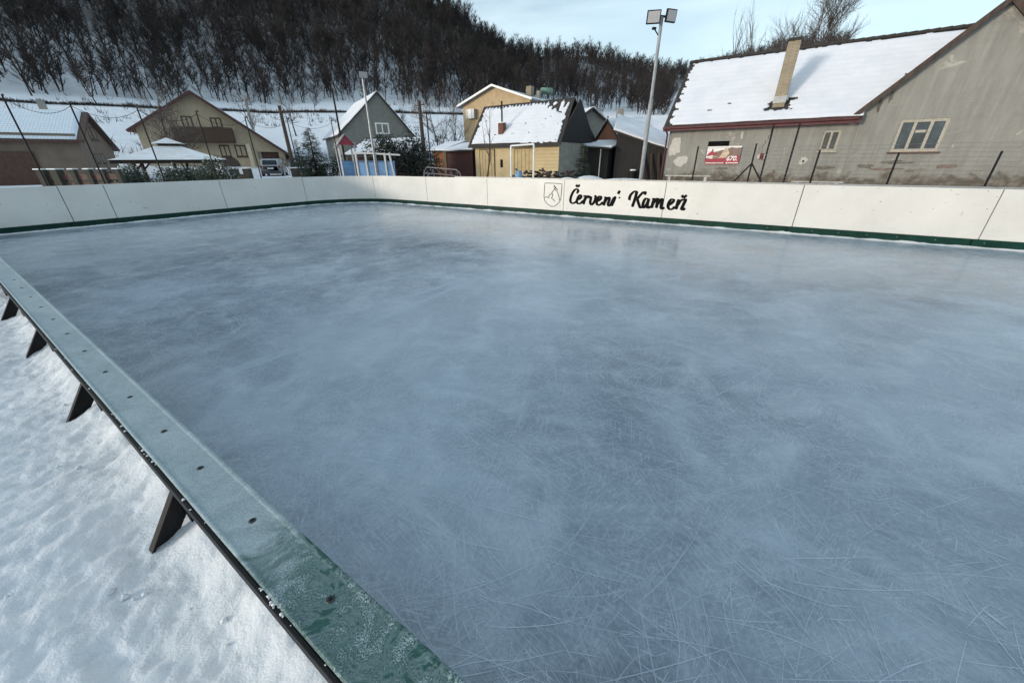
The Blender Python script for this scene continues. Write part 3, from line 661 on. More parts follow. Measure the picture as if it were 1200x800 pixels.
# main roof
m = MB(); sl_ = (rz - ez) / hd; xo0, xo1 = -.25, W1 + 2.6
slab(m, f1(xo0, -.35, ez - .35 * sl_ + .02), f1(W1 + .02, -.35, ez - .35 * sl_ + .02), f1(W1 + .02, hd, rz), f1(xo0, hd, rz), .1)
slab(m, f1(W1 + .02, -.0, ez + .0), f1(xo1 + 3, 0, ez), f1(xo1 + 3, hd, rz), f1(W1 + .02, hd, rz), .1)
slab(m, f1(xo0, hd, rz), f1(xo1 + 3, hd, rz), f1(xo1 + 3, 2 * hd + .3, ez - .2), f1(xo0, 2 * hd + .3, ez - .2), .1)
r1 = obj('roof', m, M_TILE, h1)
holes = [(.345, .275, .012, .012), (.245, .2, .012, .01)]
chx = fx(1.05); chu = (chx - xo0) / (W1 + .02 - xo0)
def keep1(u_, v_):
    if u_ < .028 + .022 * nz(v_ * 14, 0, 3) + .015 * (int(v_ * 26) % 3 == 0): return False
    if v_ > .975 + .02 * nz(u_ * 30, 1, 0): return False
    if v_ < .012: return False
    x = xo0 + u_ * (W1 + .02 - xo0); y = v_ * 1.
    dx, dy = x - chx, (v_ - .21)
    if abs(dx) < .42 + .25 * nz(v_ * 40, x * 3, 1) and -.075 < dy + .04 * nz(x * 6, 2, 0) < .05: return False
    if .3 < dx < .62 and .035 < dy - dx * .03 < .075: return False
    for (hu, hv, a, b) in holes:
        if abs(u_ - hu) < a and abs(v_ - hv - (u_ - hu) * .3) < b: return False
    return True
XT = xo1 + 3; KX = (XT - xo0) / (W1 + .02 - xo0)
def keep_all(u_, v_):
    x = xo0 + u_ * (XT - xo0); y = -.35 + v_ * (hd + .35)
    if x > W1 + .03: return y > 0 and v_ < .97 + .02 * nz(u_ * 40, 5, 0) and not (abs(x - 8.35) < .13 and abs(v_ - .47) < .014) and not (abs(x - 9.6) < .05 and abs(v_ - .7) < .012)
    return keep1(u_ * KX, v_)
z_eave = ez - .35 * sl_ + .02
add_snow(h1, f1(xo0, -.35, z_eave), f1(XT, -.35, z_eave), f1(XT, hd, rz), f1(xo0, hd, rz), keep_all, nx=270, ny=90, lift=.01, thick=.045, amp=.02, rib=.003)
m = MB()
for i in range(34):
    a = f1(xo0 + i * .33, hd, rz + .05); m.tube([a, a + f1.x * .34 + ZX * .012], [.075, .085], 8)
obj('ridge_tiles', m, M_TILE, r1)
m = MB(); m.box(f1((xo0 + W1) / 2, -.36, ez - .35 * sl_ - .1), (W1 - xo0, .03, .16), f1.x, f1.y); m.box(f1((xo0 + W1) / 2, -.18, ez - .35 * sl_ - .16), (W1 - xo0, .34, .03), f1.x, f1.y); obj('eaves_board', m, M_RED, h1)
m = MB(); pts = [f1(xo0, -.43, ez - .35 * sl_ - .05), f1(W1 - .1, -.43, ez - .35 * sl_ - .02)]; m.tube(pts, .055, 8); obj('gutter', m, M_RED, h1)
m = MB(); m.tube([f1(-.1, -.4, ez - .45), f1(-.08, -.1, ez - .62), f1(-.08, -.1, .1)], .045, 8); obj('downpipe', m, M_RED, h1)
# wing roof: two slopes running back, dark verge boards
m = MB(); dL = 3.0
slab(m, f1(W1 - .22, -.28, 3.42 - .22), f1(fx(uA), -.28, ap + .02), f1(fx(uA), 3.0, ap + .02), f1(W1 + .3, .4, 3.42 + .25), .09)
slab(m, f1(fx(uA), -.28, ap + .02), f1(fx(-7.4) + .25, -.28, 3.2), f1(fx(-7.4) + .25, 3.0, 3.2), f1(fx(uA), 3.0, ap + .02), .09)
obj('wing_roof', m, M_TILE, h1)
m = MB(); m.bar(f1(W1 - .24, -.3, 3.42 - .26), f1(fx(uA), -.3, ap - .03), .05, .16); m.bar(f1(fx(uA), -.3, ap - .03), f1(fx(-7.4) + .25, -.3, 3.15), .05, .16); obj('verge_board', m, M_WOOD, h1)
add_snow(h1, f1(fx(uA), -.28, ap + .03), f1(fx(-7.4) + .25, -.28, 3.22), f1(fx(-7.4) + .25, 3.0, 3.22), f1(fx(uA), 3.0, ap + .03), lambda a, b: a > .03, nx=30, ny=20)
# chimney
chy = .5; cz0 = ez + (chy) * sl_ - .2
m = MB(); m.box(f1(chx, chy, (cz0 + 6.0) / 2), (.44, .44, 6.0 - cz0), f1.x, f1.y); ch = obj('chimney', m, M_BRICKY, h1)
m = MB(); m.box(f1(chx, chy, 6.03), (.56, .56, .07), f1.x, f1.y); m.box(f1(chx, chy, 6.08), (.46, .46, .04), f1.x, f1.y); obj('chimney_cap', m, M_TILE, ch)
m = MB(); m.box(f1(chx, chy - .02, cz0 + .3), (.48, .44, .26), f1.x, f1.y); obj('flashing', m, M_GALV, ch)
window(h1, f1, *win_s, mf=M_WFR, cols=2, fw=.08, deep=.06, label='small two pane window with peeling white frame')
wb = window(h1, f1, *win_b, y=-.06, mf=M_WFR, cols=3, fw=.1, deep=.05, label='wide three pane window with peeling frame and red sill', sill=False)
m = MB(); m.box(f1((win_b[0] + win_b[1]) / 2, -.0, 2.55), (.3, .05, .09), f1.x, f1.y); obj('transom', m, M_WFR, wb)
m = MB(); m.box(f1((win_b[0] + win_b[1]) / 2, -.1, win_b[2] - .03), (win_b[1] - win_b[0] + .12, .12, .05), f1.x, f1.y); obj('sill', m, M_RED, wb)
m = MB(); m.box(f1((hole_b[0] + hole_b[1]) / 2, .1, (hole_b[2] + hole_b[3]) / 2), (hole_b[1] - hole_b[0], .03, hole_b[3] - hole_b[2]), f1.x, f1.y); obj('window_opening', m, M_DARK, h1)
# mends in the render, modelled as thin plaster patches with ragged outline
def patch(u0, z0, rx, rz_, col, seed, y=-.012, name='plaster_patch'):
    m = MB(); rp = random.Random(seed); n_ = 14; pts = []
    for i in range(n_): a = 2 * math.pi * i / n_; q = rp.uniform(.6, 1.15); pts.append(f1(fx(u0) + rx * math.cos(a) * q, y, z0 + rz_ * math.sin(a) * q))
    m.prism(pts, f1.y * .02); obj(name, m, col, h1)
MP1 = simple('pale_plaster_patch', (.48, .46, .42), .9, .2, 14); MP2 = simple('maroon_paint', (.12, .015, .02), .8, .2)
patch(1.15, 1.75, .2, .17, MP1, 4); patch(-.42, 1.56, .16, .15, MP1, 5); patch(2.15, 2.62, .06, .22, MP1, 7); patch(-1.66, 2.95, .2, .1, MP1, 8); patch(1.35, 2.95, .14, .09, MP1, 9)
patch(5.0, 2.2, .3, .5, MP1, 11); patch(4.6, 1.6, .35, .3, MP1, 12)
m = MB(); m.box(f1(fx(1.17), -.03, 1.75), (.15, .02, .26), f1.x, f1.y); obj('maroon_notice', m, MP2, h1)
m = MB(); m.box(f1(fx(-.42), -.02, 1.55), (.06, .02, .09), f1.x, f1.y); obj('vent_hole', m, M_DARK, h1)
rk_ = random.Random(6)
def crack(u0, z0, u1, z1, wd=.014):
    m = MB(); k = 14; pts = [(fx(u0 + (u1 - u0) * i / k + rk_.gauss(0, .03)), z0 + (z1 - z0) * i / k) for i in range(k + 1)]
    for (a, b), (c, d) in zip(pts[:-1], pts[1:]): w2 = wd * rk_.uniform(.4, 1); m.prism([f1(a - w2, YW, b), f1(a + w2, YW, b), f1(c + w2, YW, d), f1(c - w2, YW, d)], f1.y * .01)
    obj('crack', m, M_WOOD, h1)
YW = -.006; crack(.95, 3.2, 1.25, 1.9); crack(2.5, 1.5, 1.9, .9, .01); 
MP3 = simple('damp_stain', (.13, .115, .095), .9, .4, 5); MP4 = simple('bare_brick_patch', (.17, .13, .105), .9, .5, 12)
for q_ in ((-2.55, 1.35, .3, .09, MP3, 21), (-3.4, 1.5, .5, .08, MP3, 22), (-3.1, 1.25, .6, .06, MP4, 23), (-1.2, 1.3, .4, .07, MP3, 24), (2.7, 1.25, .3, .06, MP3, 25), (-2.3, 3.55, .07, .3, MP3, 26), (-2.55, 3.75, .06, .22, MP3, 27), (-4.9, 1.35, .4, .09, MP4, 28)): patch(*q_, y=-.066 if q_[0] < -1.88 else -.006)
# banner on the wall
bn = thing('banner', f1(fx(2.75), -.08, 1.4), 'red and white banner reading 670 hung on the grey farmhouse wall', 'banner')
bx0, bx1, bz0, bz1 = fx(3.47), fx(2.03), 1.44, 2.20
m = MB(); m.box(f1((bx0 + bx1) / 2, -.06, (bz0 + bz1) / 2), (bx1 - bx0, .012, bz1 - bz0), f1.x, f1.y); obj('sheet', m, simple('banner_white', (.75, .73, .7), .6, .05), bn)
def flat(poly, mat, y, name='print'):
    m = MB(); m.prism([f1(bx0 + a * (bx1 - bx0), y, bz0 + b * (bz1 - bz0)) for a, b in poly], f1.y * .004); return obj(name, m, mat, bn)
MRd = simple('banner_red', (.32, .03, .05), .6, .15); MBg = simple('banner_beige', (.55, .42, .3), .6, .3, 12); MBr = simple('banner_brown', (.2, .13, .1), .6, .4, 14)
flat([(0, .0), (1, 0), (1, .5), (.8, .4), (.5, .36), (.2, .3), (0, .36)], MRd, -.072, 'red_field')
flat([(.2, .3), (.5, .36), (.8, .4), (1, .5), (1, .93), (.85, .88), (.72, .94), (.6, .86), (.42, .78), (.25, .68), (.2, .66)], MBr, -.0705, 'hill_print')
flat([(.38, .34), (.6, .36), (.68, .6), (.62, .8), (.55, .94), (.5, .86), (.46, .6)], MBg, -.0735, 'castle_print')
flat([(.0, .44), (.34, .56), (.3, .66), (.2, .68), (.17, .9), (.13, .72), (.05, .62)], MRd, -.0735, 'red_print')
flat([(.02, .36), (.2, .38), (.38, .44), (.2, .43), (.06, .41)], MBg, -.075, 'swoosh_print')
def text_obj(s_, x, z, size, y, mat, root, name='lettering', fr=f1, bold=.0):
    cu = bpy.data.curves.new(name, 'FONT'); cu.body = s_; cu.size = size; cu.extrude = .001; cu.offset = bold; cu.shear = .15
    t = bpy.data.objects.new('tmp', cu); COL.objects.link(t); dg = bpy.context.evaluated_depsgraph_get(); me = bpy.data.meshes.new_from_object(t.evaluated_get(dg)); bpy.data.objects.remove(t)
    m = MB(); m.v = [tuple(fr(x + v.co.x, y - v.co.z, z + v.co.y)) for v in me.vertices]; m.f = [tuple(p.vertices) for p in me.polygons]; m.mi = [0] * len(m.f); return obj(name, m, mat, root)
MBw = simple('banner_letter_white', (.82, .8, .78), .6, .03)
text_obj('670.', bx0 + .62 * (bx1 - bx0), bz0 + .2 * (bz1 - bz0), .27, -.078, MBw, bn, bold=.006)
m = MB(); rb = random.Random(2); x = .02
while x < .95:
    l = rb.uniform(.015, .05)
    if not .52 < x < .58: m.box(f1(bx0 + (x + l / 2) * (bx1 - bx0), -.079, bz0 + (.06 + rb.uniform(0, .01)) * (bz1 - bz0)), (l * (bx1 - bx0), .003, .035 + rb.uniform(0, .012)), f1.x, f1.y)
    x += l + .012
obj('small_print', m, MBw, bn)
# rubble strip and planks in front of that house
m = MB()
for i in range(150):
    uu = R.uniform(-7, 5.3); nn = R.uniform(20.9, 21.85); r_ = R.uniform(.05, .2); c_ = P(uu, nn, R.uniform(.25, .5)); m.box(c_, (r_ * 2, r_ * 1.4, r_), azdir(R.uniform(0, 180)))
tag(obj('rubble', m, simple('rubble_stone', (.16, .12, .09), .95, .5, 3)), 'brown rubble heaped along the foot of the grey farmhouse wall', 'rubble', kind='stuff')
m = MB(); m.prism([P(5.6, 20.4, 0), P(-10, 20.4, 0), P(-10, 22.2, 0), P(5.6, 22.2, 0)], ZX * .34); tag(obj('terrace', m, simple('earth_bank', (.12, .1, .08), .95, .5, 2)), kind='structure')
for (a, b, z, lab) in ((4.9, 2.9, 1.0, 'pale plank lying on the low bank below the farmhouse banner'), (-.2, -1.9, .84, 'long thin pale plank lying on the bank below the small farmhouse window')):
    m = MB(); m.box(P((a + b) / 2, 20.6, z - .04), (a - b, .2, .05), UX); 
    for e in (a - .2, b + .2): m.box(P(e, 20.6, (z - .08 + .34) / 2), (.12, .16, z - .08 - .34), UX)
    tag(obj('plank', m, simple('pale_plank', (.42, .4, .36), .8, .3, 6)), lab, 'plank')

# ---- generic gabled house
def gable_house(name, label, fr, w_, d_, ez, rz, wall, roofm, ridge='y', over=.35, snow=True, base_z=-.3, root=None, keep=None, cat='house', apx=None, thick=.1, wholes=()):
    """fr origin at front-left ground corner. ridge 'y': gable faces front; 'x': eaves face front. apx: ridge position across"""
    root = root or thing(name, fr(w_ / 2, 0, 0), label, cat)
    m = MB(); wall_holes(m, fr, 0, w_, base_z, ez, list(wholes))
    B = lambda x, z: fr(x, d_, z)
    m.add([B(0, base_z), B(w_, base_z), B(w_, ez), B(0, ez)], [(3, 2, 1, 0)])
    m.add([fr(0, 0, base_z), fr(0, d_, base_z), fr(0, d_, ez), fr(0, 0, ez)], [(0, 3, 2, 1)[::-1]]); m.add([fr(w_, 0, base_z), fr(w_, d_, base_z), fr(w_, d_, ez), fr(w_, 0, ez)], [(0, 1, 2, 3)])
    if ridge == 'y':
        a = w_ / 2 if apx is None else apx; s1, s2 = (rz - ez) / a, (rz - ez) / (w_ - a); t = .03
        m.add([fr(0, 0, ez), fr(w_, 0, ez), fr(a, 0, rz - .05)], [(0, 1, 2)]); m.add([fr(0, d_, ez), fr(w_, d_, ez), fr(a, d_, rz - .05)], [(2, 1, 0)])
        q = [(fr(-over, -over, ez - over * s1 + t), fr(a, -over, rz + t), fr(a, d_ + over, rz + t), fr(-over, d_ + over, ez - over * s1 + t)), (fr(a, -over, rz + t), fr(w_ + over, -over, ez - over * s2 + t), fr(w_ + over, d_ + over, ez - over * s2 + t), fr(a, d_ + over, rz + t))]
        sn = [(q[0][3], q[0][0], q[0][1], q[0][2]), (q[1][1], q[1][2], q[1][3], q[1][0])]
    else:
        a = d_ / 2 if apx is None else apx; s1, s2 = (rz - ez) / a, (rz - ez) / (d_ - a); t = .03
        m.add([fr(0, 0, ez), fr(0, d_, ez), fr(0, a, rz - .05)], [(0, 1, 2)]); m.add([fr(w_, 0, ez), fr(w_, d_, ez), fr(w_, a, rz - .05)], [(2, 1, 0)])
        q = [(fr(-over, -over, ez - over * s1 + t), fr(w_ + over, -over, ez - over * s1 + t), fr(w_ + over, a, rz + t), fr(-over, a, rz + t)), (fr(-over, a, rz + t), fr(w_ + over, a, rz + t), fr(w_ + over, d_ + over, ez - over * s2 + t), fr(-over, d_ + over, ez - over * s2 + t))]
        sn = [q[0], (q[1][2], q[1][3], q[1][0], q[1][1])]
    obj('wall', m, wall, root)
    m = MB(); [slab(m, *x, thick) for x in q]; ro = obj('roof', m, roofm, root)
    if snow:
        for i, x in enumerate(sn):
            add_snow(root, *x, (keep if keep and i == 0 else (lambda a, b: .015 < a < .985 and b > .01)), nx=70, ny=36, lift=.01, thick=.06, amp=.03)
    return root
M_CREAM = simple('cream_plaster', (.43, .35, .25), .85, .12, 1.5, 0, .1); M_YEL = simple('ochre_yellow_plaster', (.43, .32, .19), .85, .15, 1.6, 0, .15)
M_YEL2 = simple('pale_yellow_barn_boards', (.5, .39, .22), .85, .12, 1.2, 0, .15); M_GRH = simple('grey_brown_render', (.2, .195, .175), .85, .12, 2)
M_BRN = simple('dark_brown_timber', (.075, .035, .025), .7, .35, 8, 0, .2); M_EDG = simple('taupe_plaster', (.17, .13, .1), .85, .15, 1.5)
M_ROOFG = simple('grey_metal_roof', (.19, .21, .23), .5, .15, 3, .2); M_CONC = simple('grey_concrete', (.26, .25, .22), .9, .2, 3, 0, .2)
M_STONE = simple('shaded_yellowish_stone', (.045, .042, .034), .9, .25, 7)  # albedo lowered: the shade on the posts is put into the stone colour
M_BALC = planks('brown_balcony_boards', (.09, .05, .03), (.05, .03, .02), 2, .14)

# ---- chalet with balcony (front runs left-right)
YC = 42.; k_ = YC / 34
pch = at_d(223, 107, 52); gpl = lambda px, py: at_pl(px, py, 60, pch)
fc = Fr((*gpl(174, 190)[:2], 0), azdir(60))
gx = lambda px, py: float((gpl(px, py) - fc.o) @ fc.x)
gz_ = lambda px, py: float(gpl(px, py)[2])
xl, xr = 0., gx(336, 190); apx = gx(223, 107) ; rzc = gz_(223, 107); ezl = gz_(176, 150) + .1; ezr = gz_(336, 178) + .1
hc = thing('chalet', fc(6, 0, 0), 'cream chalet with wide brown gable roof, wooden balcony and garage on its right', 'house')
gx0, gx1 = gx(305, 190), gx(329, 190)
m = MB(); gar = (gx0, gx1, .45, gz_(310, 178)); dz = 9
wall_holes(m, fc, 0, xr, 0, ezr, [gar], depth=.5)
m.add([fc(0, 0, ezr), fc(xr, 0, ezr), fc(apx, 0, rzc - .1), fc(0, 0, ezl)], [(0, 1, 2, 3)])
m.add([fc(0, 0, 0), fc(0, dz, 0), fc(0, dz, ezl), fc(0, 0, ezl)], [(0, 1, 2, 3)]); m.add([fc(xr, 0, 0), fc(xr, dz, 0), fc(xr, dz, ezr), fc(xr, 0, ezr)], [(0, 1, 2, 3)])
m.add([fc(0, dz, 0), fc(xr, dz, 0), fc(xr, dz, ezr), fc(apx, dz, rzc - .1), fc(0, dz, ezl)], [(0, 1, 2, 3, 4)])
obj('wall', m, M_CREAM, hc)
sL = (rzc - ezl) / apx; sR = (rzc - ezr) / (xr - apx); ov = .75
m = MB(); qa = (fc(-ov * .7, -ov, ezl - ov * .7 * sL), fc(apx, -ov, rzc), fc(apx, dz, rzc), fc(-ov * .7, dz, ezl - ov * .7 * sL)); qb = (fc(apx, -ov, rzc), fc(xr + .6, -ov, ezr - .6 * sR), fc(xr + .6, dz, ezr - .6 * sR), fc(apx, dz, rzc))
slab(m, *qa, .14); slab(m, *qb, .14); ro = obj('roof', m, M_BRN, hc)
add_snow(hc, qa[3], qa[0], qa[1], qa[2], lambda a, b: .02 < a < .965, thick=.05, nx=30, ny=20, lift=.01); add_snow(hc, qb[1], qb[2], qb[3], qb[0], lambda a, b: .02 < a < .98, thick=.05, nx=30, ny=20, lift=.01)
m = MB(); m.bar(fc(-ov * .7, -ov - .03, ezl - ov * .7 * sL - .13), fc(apx, -ov - .03, rzc - .13), .06, .24); m.bar(fc(apx, -ov - .03, rzc - .13), fc(xr + .6, -ov - .03, ezr - .6 * sR - .13), .06, .24); obj('verge_board', m, simple('red_brown_verge', (.07, .026, .022), .7, .3), hc)
M_SHUT = simple('brown_shutter_window', (.07, .045, .035), .6, .3, 9)
def pxwin(root, fr, getx, getz, px0, px1, py0, py1, **k): return window(root, fr, getx(px0, (py0 + py1) / 2), getx(px1, (py0 + py1) / 2), getz((px0 + px1) / 2, py1), getz((px0 + px1) / 2, py0), **k)
for a, b, c, d in ((213, 226, 136, 150), (247, 260, 138, 150), (258, 270, 170, 184), (276, 289, 170, 184)): pxwin(hc, fc, gx, gz_, a, b, c, d, mf=M_SHUT, fw=.12)
bz0, bz1 = gz_(240, 166), gz_(240, 151); bxa, bxb = gx(203, 150), gx(274, 158)
m = MB(); m.box(fc((bxa + bxb) / 2, -1.1, (bz0 + bz1) / 2), (bxb - bxa, .06, bz1 - bz0), fc.x, fc.y); m.box(fc((bxa + bxb) / 2, -.55, bz0 - .06), (bxb - bxa, 1.1, .12), fc.x, fc.y)
for s_ in (bxa, bxb): m.box(fc(s_, -.55, (bz0 + bz1) / 2), (.06, 1.05, bz1 - bz0 - .004), fc.x, fc.y)
bal = obj('balcony', m, M_BALC, hc); m = MB(); m.box(fc((bxa + bxb) / 2, -1.1, bz1 + .05), (bxb - bxa + .1, .12, .07), fc.x, fc.y); obj('handrail', m, M_BRN, bal)
m = MB(); ax_, az2 = gx(273, 196), gz_(273, 196); pts = [fc(ax_ + .75 * math.cos(t), -.02, az2 + 1.0 * math.sin(t)) for t in np.linspace(0, math.pi, 12)] ; m.prism(pts, fc.y * .02); obj('arched_door', m, M_SHUT, hc)
m = MB(); m.box(fc((gx0 + gx1) / 2, .42, (gar[2] + gar[3]) / 2), (gx1 - gx0, .05, gar[3] - gar[2]), fc.x, fc.y); obj('garage_door', m, M_BRN, hc)
m = MB(); m.box(fc(gx(296, 190), -.3, 1.7), (.35, .6, 3.4), fc.x, fc.y); obj('pillar', m, simple('light_cream_pillar', (.55, .48, .36), .8, .1), hc)
m = MB(); m.box(fc(gx0 / 2, -.03, .55), (gx0, .06, .9), fc.x, fc.y); obj('plinth', m, simple('brown_plinth', (.09, .05, .04), .8, .3), hc)
m = MB(); m.tube([fc(.5, 3, 4), fc(.5, 3, 5.2)], .02, 4)
# ---- silver car (rear towards the rink)
def make_car(c, yaw, label):
    root = thing('parked_car', c, label, 'car'); f = azdir(yaw); r_ = np.array([f[1], -f[0], 0]); c = np.array(c, float)
    def q(x, y, z): return c + r_ * x + f * y + ZX * z
    secs = [(-2.15, .62, .35, .95), (-2.1, .84, .3, 1.0), (-1.2, .9, .28, 1.02), (0, .92, .28, 1.0), (1.2, .9, .28, .95), (2.0, .82, .3, .85), (2.2, .6, .38, .72)]
    m = MB(); k = 10
    for (y, hw, z0, z1) in secs:
        for (x, z) in ((-hw, z0 + .1), (-hw + .06, z0), (hw - .06, z0), (hw, z0 + .1), (hw, (z0 + z1) / 2), (hw - .02, z1 - .08), (hw - .1, z1), (-hw + .1, z1), (-hw + .02, z1 - .08), (-hw, (z0 + z1) / 2)): m.v.append(tuple(q(x, y, z)))
    for i in range(len(secs) - 1):
        for j in range(k): m.f.append((i * k + j, i * k + (j + 1) % k, (i + 1) * k + (j + 1) % k, (i + 1) * k + j)); m.mi.append(0)
    m.f += [tuple(range(k)), tuple(range((len(secs) - 1) * k, len(secs) * k))[::-1]]; m.mi += [0, 0]
    cab = [(-2.0, .78, 1.0, .99), (-1.65, .7, 1.0, 1.52), (.2, .7, 1.0, 1.55), (1.1, .78, .98, 1.0)]
    M_PAINT = simple('silver_car_paint', (.38, .39, .4), .3, .05, 3, .5)
    body = obj('body', m, M_PAINT, root, smooth=True)
    m = MB(); m.prism([q(-.74, -2.0, .98), q(-.74, -1.7, 1.5), q(-.74, -1.3, 1.56), q(-.74, .3, 1.56), q(-.74, 1.1, .96)], r_ * 1.48); obj('cabin', m, M_PAINT, root, bevel=.06)
    m = MB(); m.add([q(-.6, -1.995, 1.08), q(.6, -1.995, 1.08), q(.55, -1.775, 1.43), q(-.55, -1.775, 1.43)], [(0, 1, 2, 3)]); 
    m.v = [tuple(np.array(v) - f * .012) for v in m.v]; m.prism([np.array(v) for v in m.v[:4]], f * .008); obj('rear_window', m, M_GLASS, root)
    for s_ in (-1, 1):
        m = MB(); m.prism([q(s_ * .745, -1.6, 1.08), q(s_ * .745, -1.45, 1.45), q(s_ * .745, .2, 1.45), q(s_ * .745, .8, 1.08)], r_ * s_ * .008); obj('side_window', m, M_GLASS, root)
        m = MB(); m.box(q(s_ * .7, -2.1, .88), (.24, .08, .18), r_, f); obj('tail_light', m, simple('tail_light_red', (.25, .02, .02), .2, .1), root)
        for y in (-1.35, 1.35):
            m = MB(); m.tube([q(s_ * .72, y, .33), q(s_ * .9, y, .33)], .33, 18); wo = obj('wheel', m, simple('tyre_rubber', (.02, .02, .02), .8, .2), root)
            m = MB(); m.tube([q(s_ * .89, y, .33), q(s_ * .91, y, .33)], .2, 12); obj('rim', m, M_GALV, wo)
    m = MB(); m.box(q(0, -2.13, .42), (1.6, .16, .26), r_, f); obj('rear_bumper', m, simple('dark_bumper', (.05, .05, .055), .6, .2), root, bevel=.03)
    m = MB(); m.box(q(0, -2.165, .75), (.5, .02, .12), r_, f); obj('number_plate', m, simple('white_plate', (.6, .6, .58), .5, .05), root)
    return root
pc = at_d(323, 204, 46); make_car((pc[0], pc[1], .42), -22, 'silver car parked before the brown garage door of the cream chalet')

# ---- edge house at far left
pe = at_pl(98, 164, 54, at_d(98, 164, 38)); fe = Fr((pe[0], pe[1], 0), azdir(54)); e0 = pe
# front runs along azimuth 54 (towards the viewer on the left), gable wall along azimuth -36
he = thing('tiled_roof_house', tuple(fe(-3, 3, 0)), 'taupe house with snowy scalloped tile roof cut by the left edge', 'house')
ge = lambda px, py: at_pl(px, py, -36, pe)
dE = float((ge(138, 170) - pe) @ fe.y) - .9; eze = float(pe[2]) + .05; apy = float((ge(105, 137) - pe) @ fe.y); rze = 4.95
m = MB(); wl = .35
m.add([fe(-wl, .4, 0), fe(-wl, dE, 0), fe(-wl, dE, eze), fe(-wl, apy, rze - .1), fe(-wl, .4, eze)], [(0, 1, 2, 3, 4)]); m.add([fe(-12, .4, 0), fe(-wl, .4, 0), fe(-wl, .4, eze + .3), fe(-12, .4, eze + .3)], [(0, 1, 2, 3)])
m.add([fe(-12, dE, 0), fe(-wl, dE, 0), fe(-wl, dE, eze), fe(-12, dE, eze)], [(0, 1, 2, 3)])
obj('wall', m, M_EDG, he)
m = MB(); q1 = (fe(-12.5, 0, eze - .05), fe(0, 0, eze - .05), fe(0, apy, rze), fe(-12.5, apy, rze)); q2 = (fe(-12.5, apy, rze), fe(0, apy, rze), fe(.0, dE + .9, eze - .3), fe(-12.5, dE + .9, eze - .3)); slab(m, *q1, .16); slab(m, *q2, .16); obj('roof', m, M_BRN, he)
def scallop(): 
    t = NT('scalloped_snowy_tiles'); v = t.map((1, 1, 1.2), (0, 0, rad(-36))); vo = t.n('ShaderNodeTexVoronoi'); vo.inputs['Scale'].default_value = 6.5; vo.inputs['Randomness'].default_value = .15; t.l(v, vo.inputs[0])
    t.col(t.ramp(vo.outputs[0], .42, .6, (.72, .77, .83), (.52, .6, .68))); t.rough(.8); t.bump(vo.outputs[0], -.4, .05); return t.m
add_snow(he, *q1, lambda a, b: a < .985, nx=40, ny=20, lift=.01, thick=.04, amp=.01, mat=scallop()); add_snow(he, q2[2], q2[3], q2[0], q2[1], lambda a, b: a > .02, nx=40, ny=20, lift=.01)
fgab = Fr(fe(-wl, 0, 0), fe.y, -fe.x)
def gex(px, py): p = at_pl(px, py, -36, fe(-wl, 0, 0)); return float((p - fgab.o) @ fe.y)
def gez(px, py): return float(at_pl(px, py, -36, fe(-wl, 0, 0))[2])
for a, b, c, d in ((104, 108, 151, 163), (107, 112, 150, 163), (112, 116, 180, 191), (119, 123, 180, 191)): pxwin(he, fgab, gex, gez, a, b, c, d, mf=M_SHUT, fw=.05, cols=1)
m = MB(); m.box(fe(-6, .36, 1.4), (7, .1, 1.9), fe.x, fe.y); obj('porch_opening', m, M_BRN, he)
m = MB(); m.box(fe(-2.2, apy + .6, rze + .1), (.35, .35, 1.0), fe.x, fe.y); obj('chimney', m, M_CONC, he)
# garden fence with capped posts in front of it
gf = thing('garden_fence', at_y(100, 210, 20) * np.array([1, 1, 0]), 'low brown board fence with pale capped stone posts before the taupe house', 'fence')
gp = [at_y(x, 205, 20.) * np.array([1, 1, 0]) for x in (52, 68, 88, 106, 122, 140)]
for i, p in enumerate(gp):
    m = MB(); wd = .34 if i < 2 else .2; m.box(p + ZX * .68, (wd, wd, 1.46)); po = obj('post', m, M_STONE, gf); m = MB(); m.box(p + ZX * 1.44, (wd + .08, wd + .08, .05)); obj('post_cap', m, M_SNOW, po)
for a, b in zip(gp[:-1], gp[1:]):
    for z in (.35, .72, 1.08): m = MB(); m.bar(a + ZX * z, b + ZX * z, .03, .24); obj('board', m, M_BRN, gf)
gf2 = thing('garden_fence', at_y(320, 210, 30) * np.array([1, 1, 0]), 'snow capped stone gate posts and low rail in front of the chalet drive', 'fence')
gp = [at_y(x, 205, 30.) * np.array([1, 1, 0]) + ZX * .2 for x in (276, 291, 347, 362, 378)]
for i, p in enumerate(gp):
    m = MB(); m.box(p + ZX * .5, (.42, .42, 1.15)); po = obj('post', m, M_STONE, gf2); m = MB(); m.box(p + ZX * 1.1, (.5, .5, .06)); obj('post_cap', m, M_SNOW, po)
for a, b in ((gp[0], gp[1]), (gp[2], gp[3]), (gp[3], gp[4])): m = MB(); m.bar(a + ZX * .45, b + ZX * .45, .25, .5); obj('low_wall', m, M_BRN, gf2)

# ---- grey gable house
pg = at_d(442, 108, 48); gh_ = lambda px, py: at_pl(px, py, 57.5, pg)
fg = Fr((gh_(400, 165)[0], gh_(400, 165)[1], 0), azdir(57.5)); X = lambda px, py: float((gh_(px, py) - fg.o) @ fg.x); Z = lambda px, py: float(gh_(px, py)[2])
wg = X(484, 160); hg = gable_house('grey_gable_house', 'dark grey house with steep snowy roof and small white window in its gable', fg, wg, 9.5, Z(484, 158), Z(442, 108), M_GRH, M_TILE, apx=X(441, 108), over=.3)
pxwin(hg, fg, X, Z, 440, 456, 144, 157, mf=M_WHITE, cols=2, fw=.14)
pxwin(hg, fg, X, Z, 427, 433, 163, 171, mf=M_WHITE, cols=1, fw=.12)
pxwin(hg, fg, X, Z, 434, 440, 164, 171, mf=M_WHITE, cols=1, fw=.12)
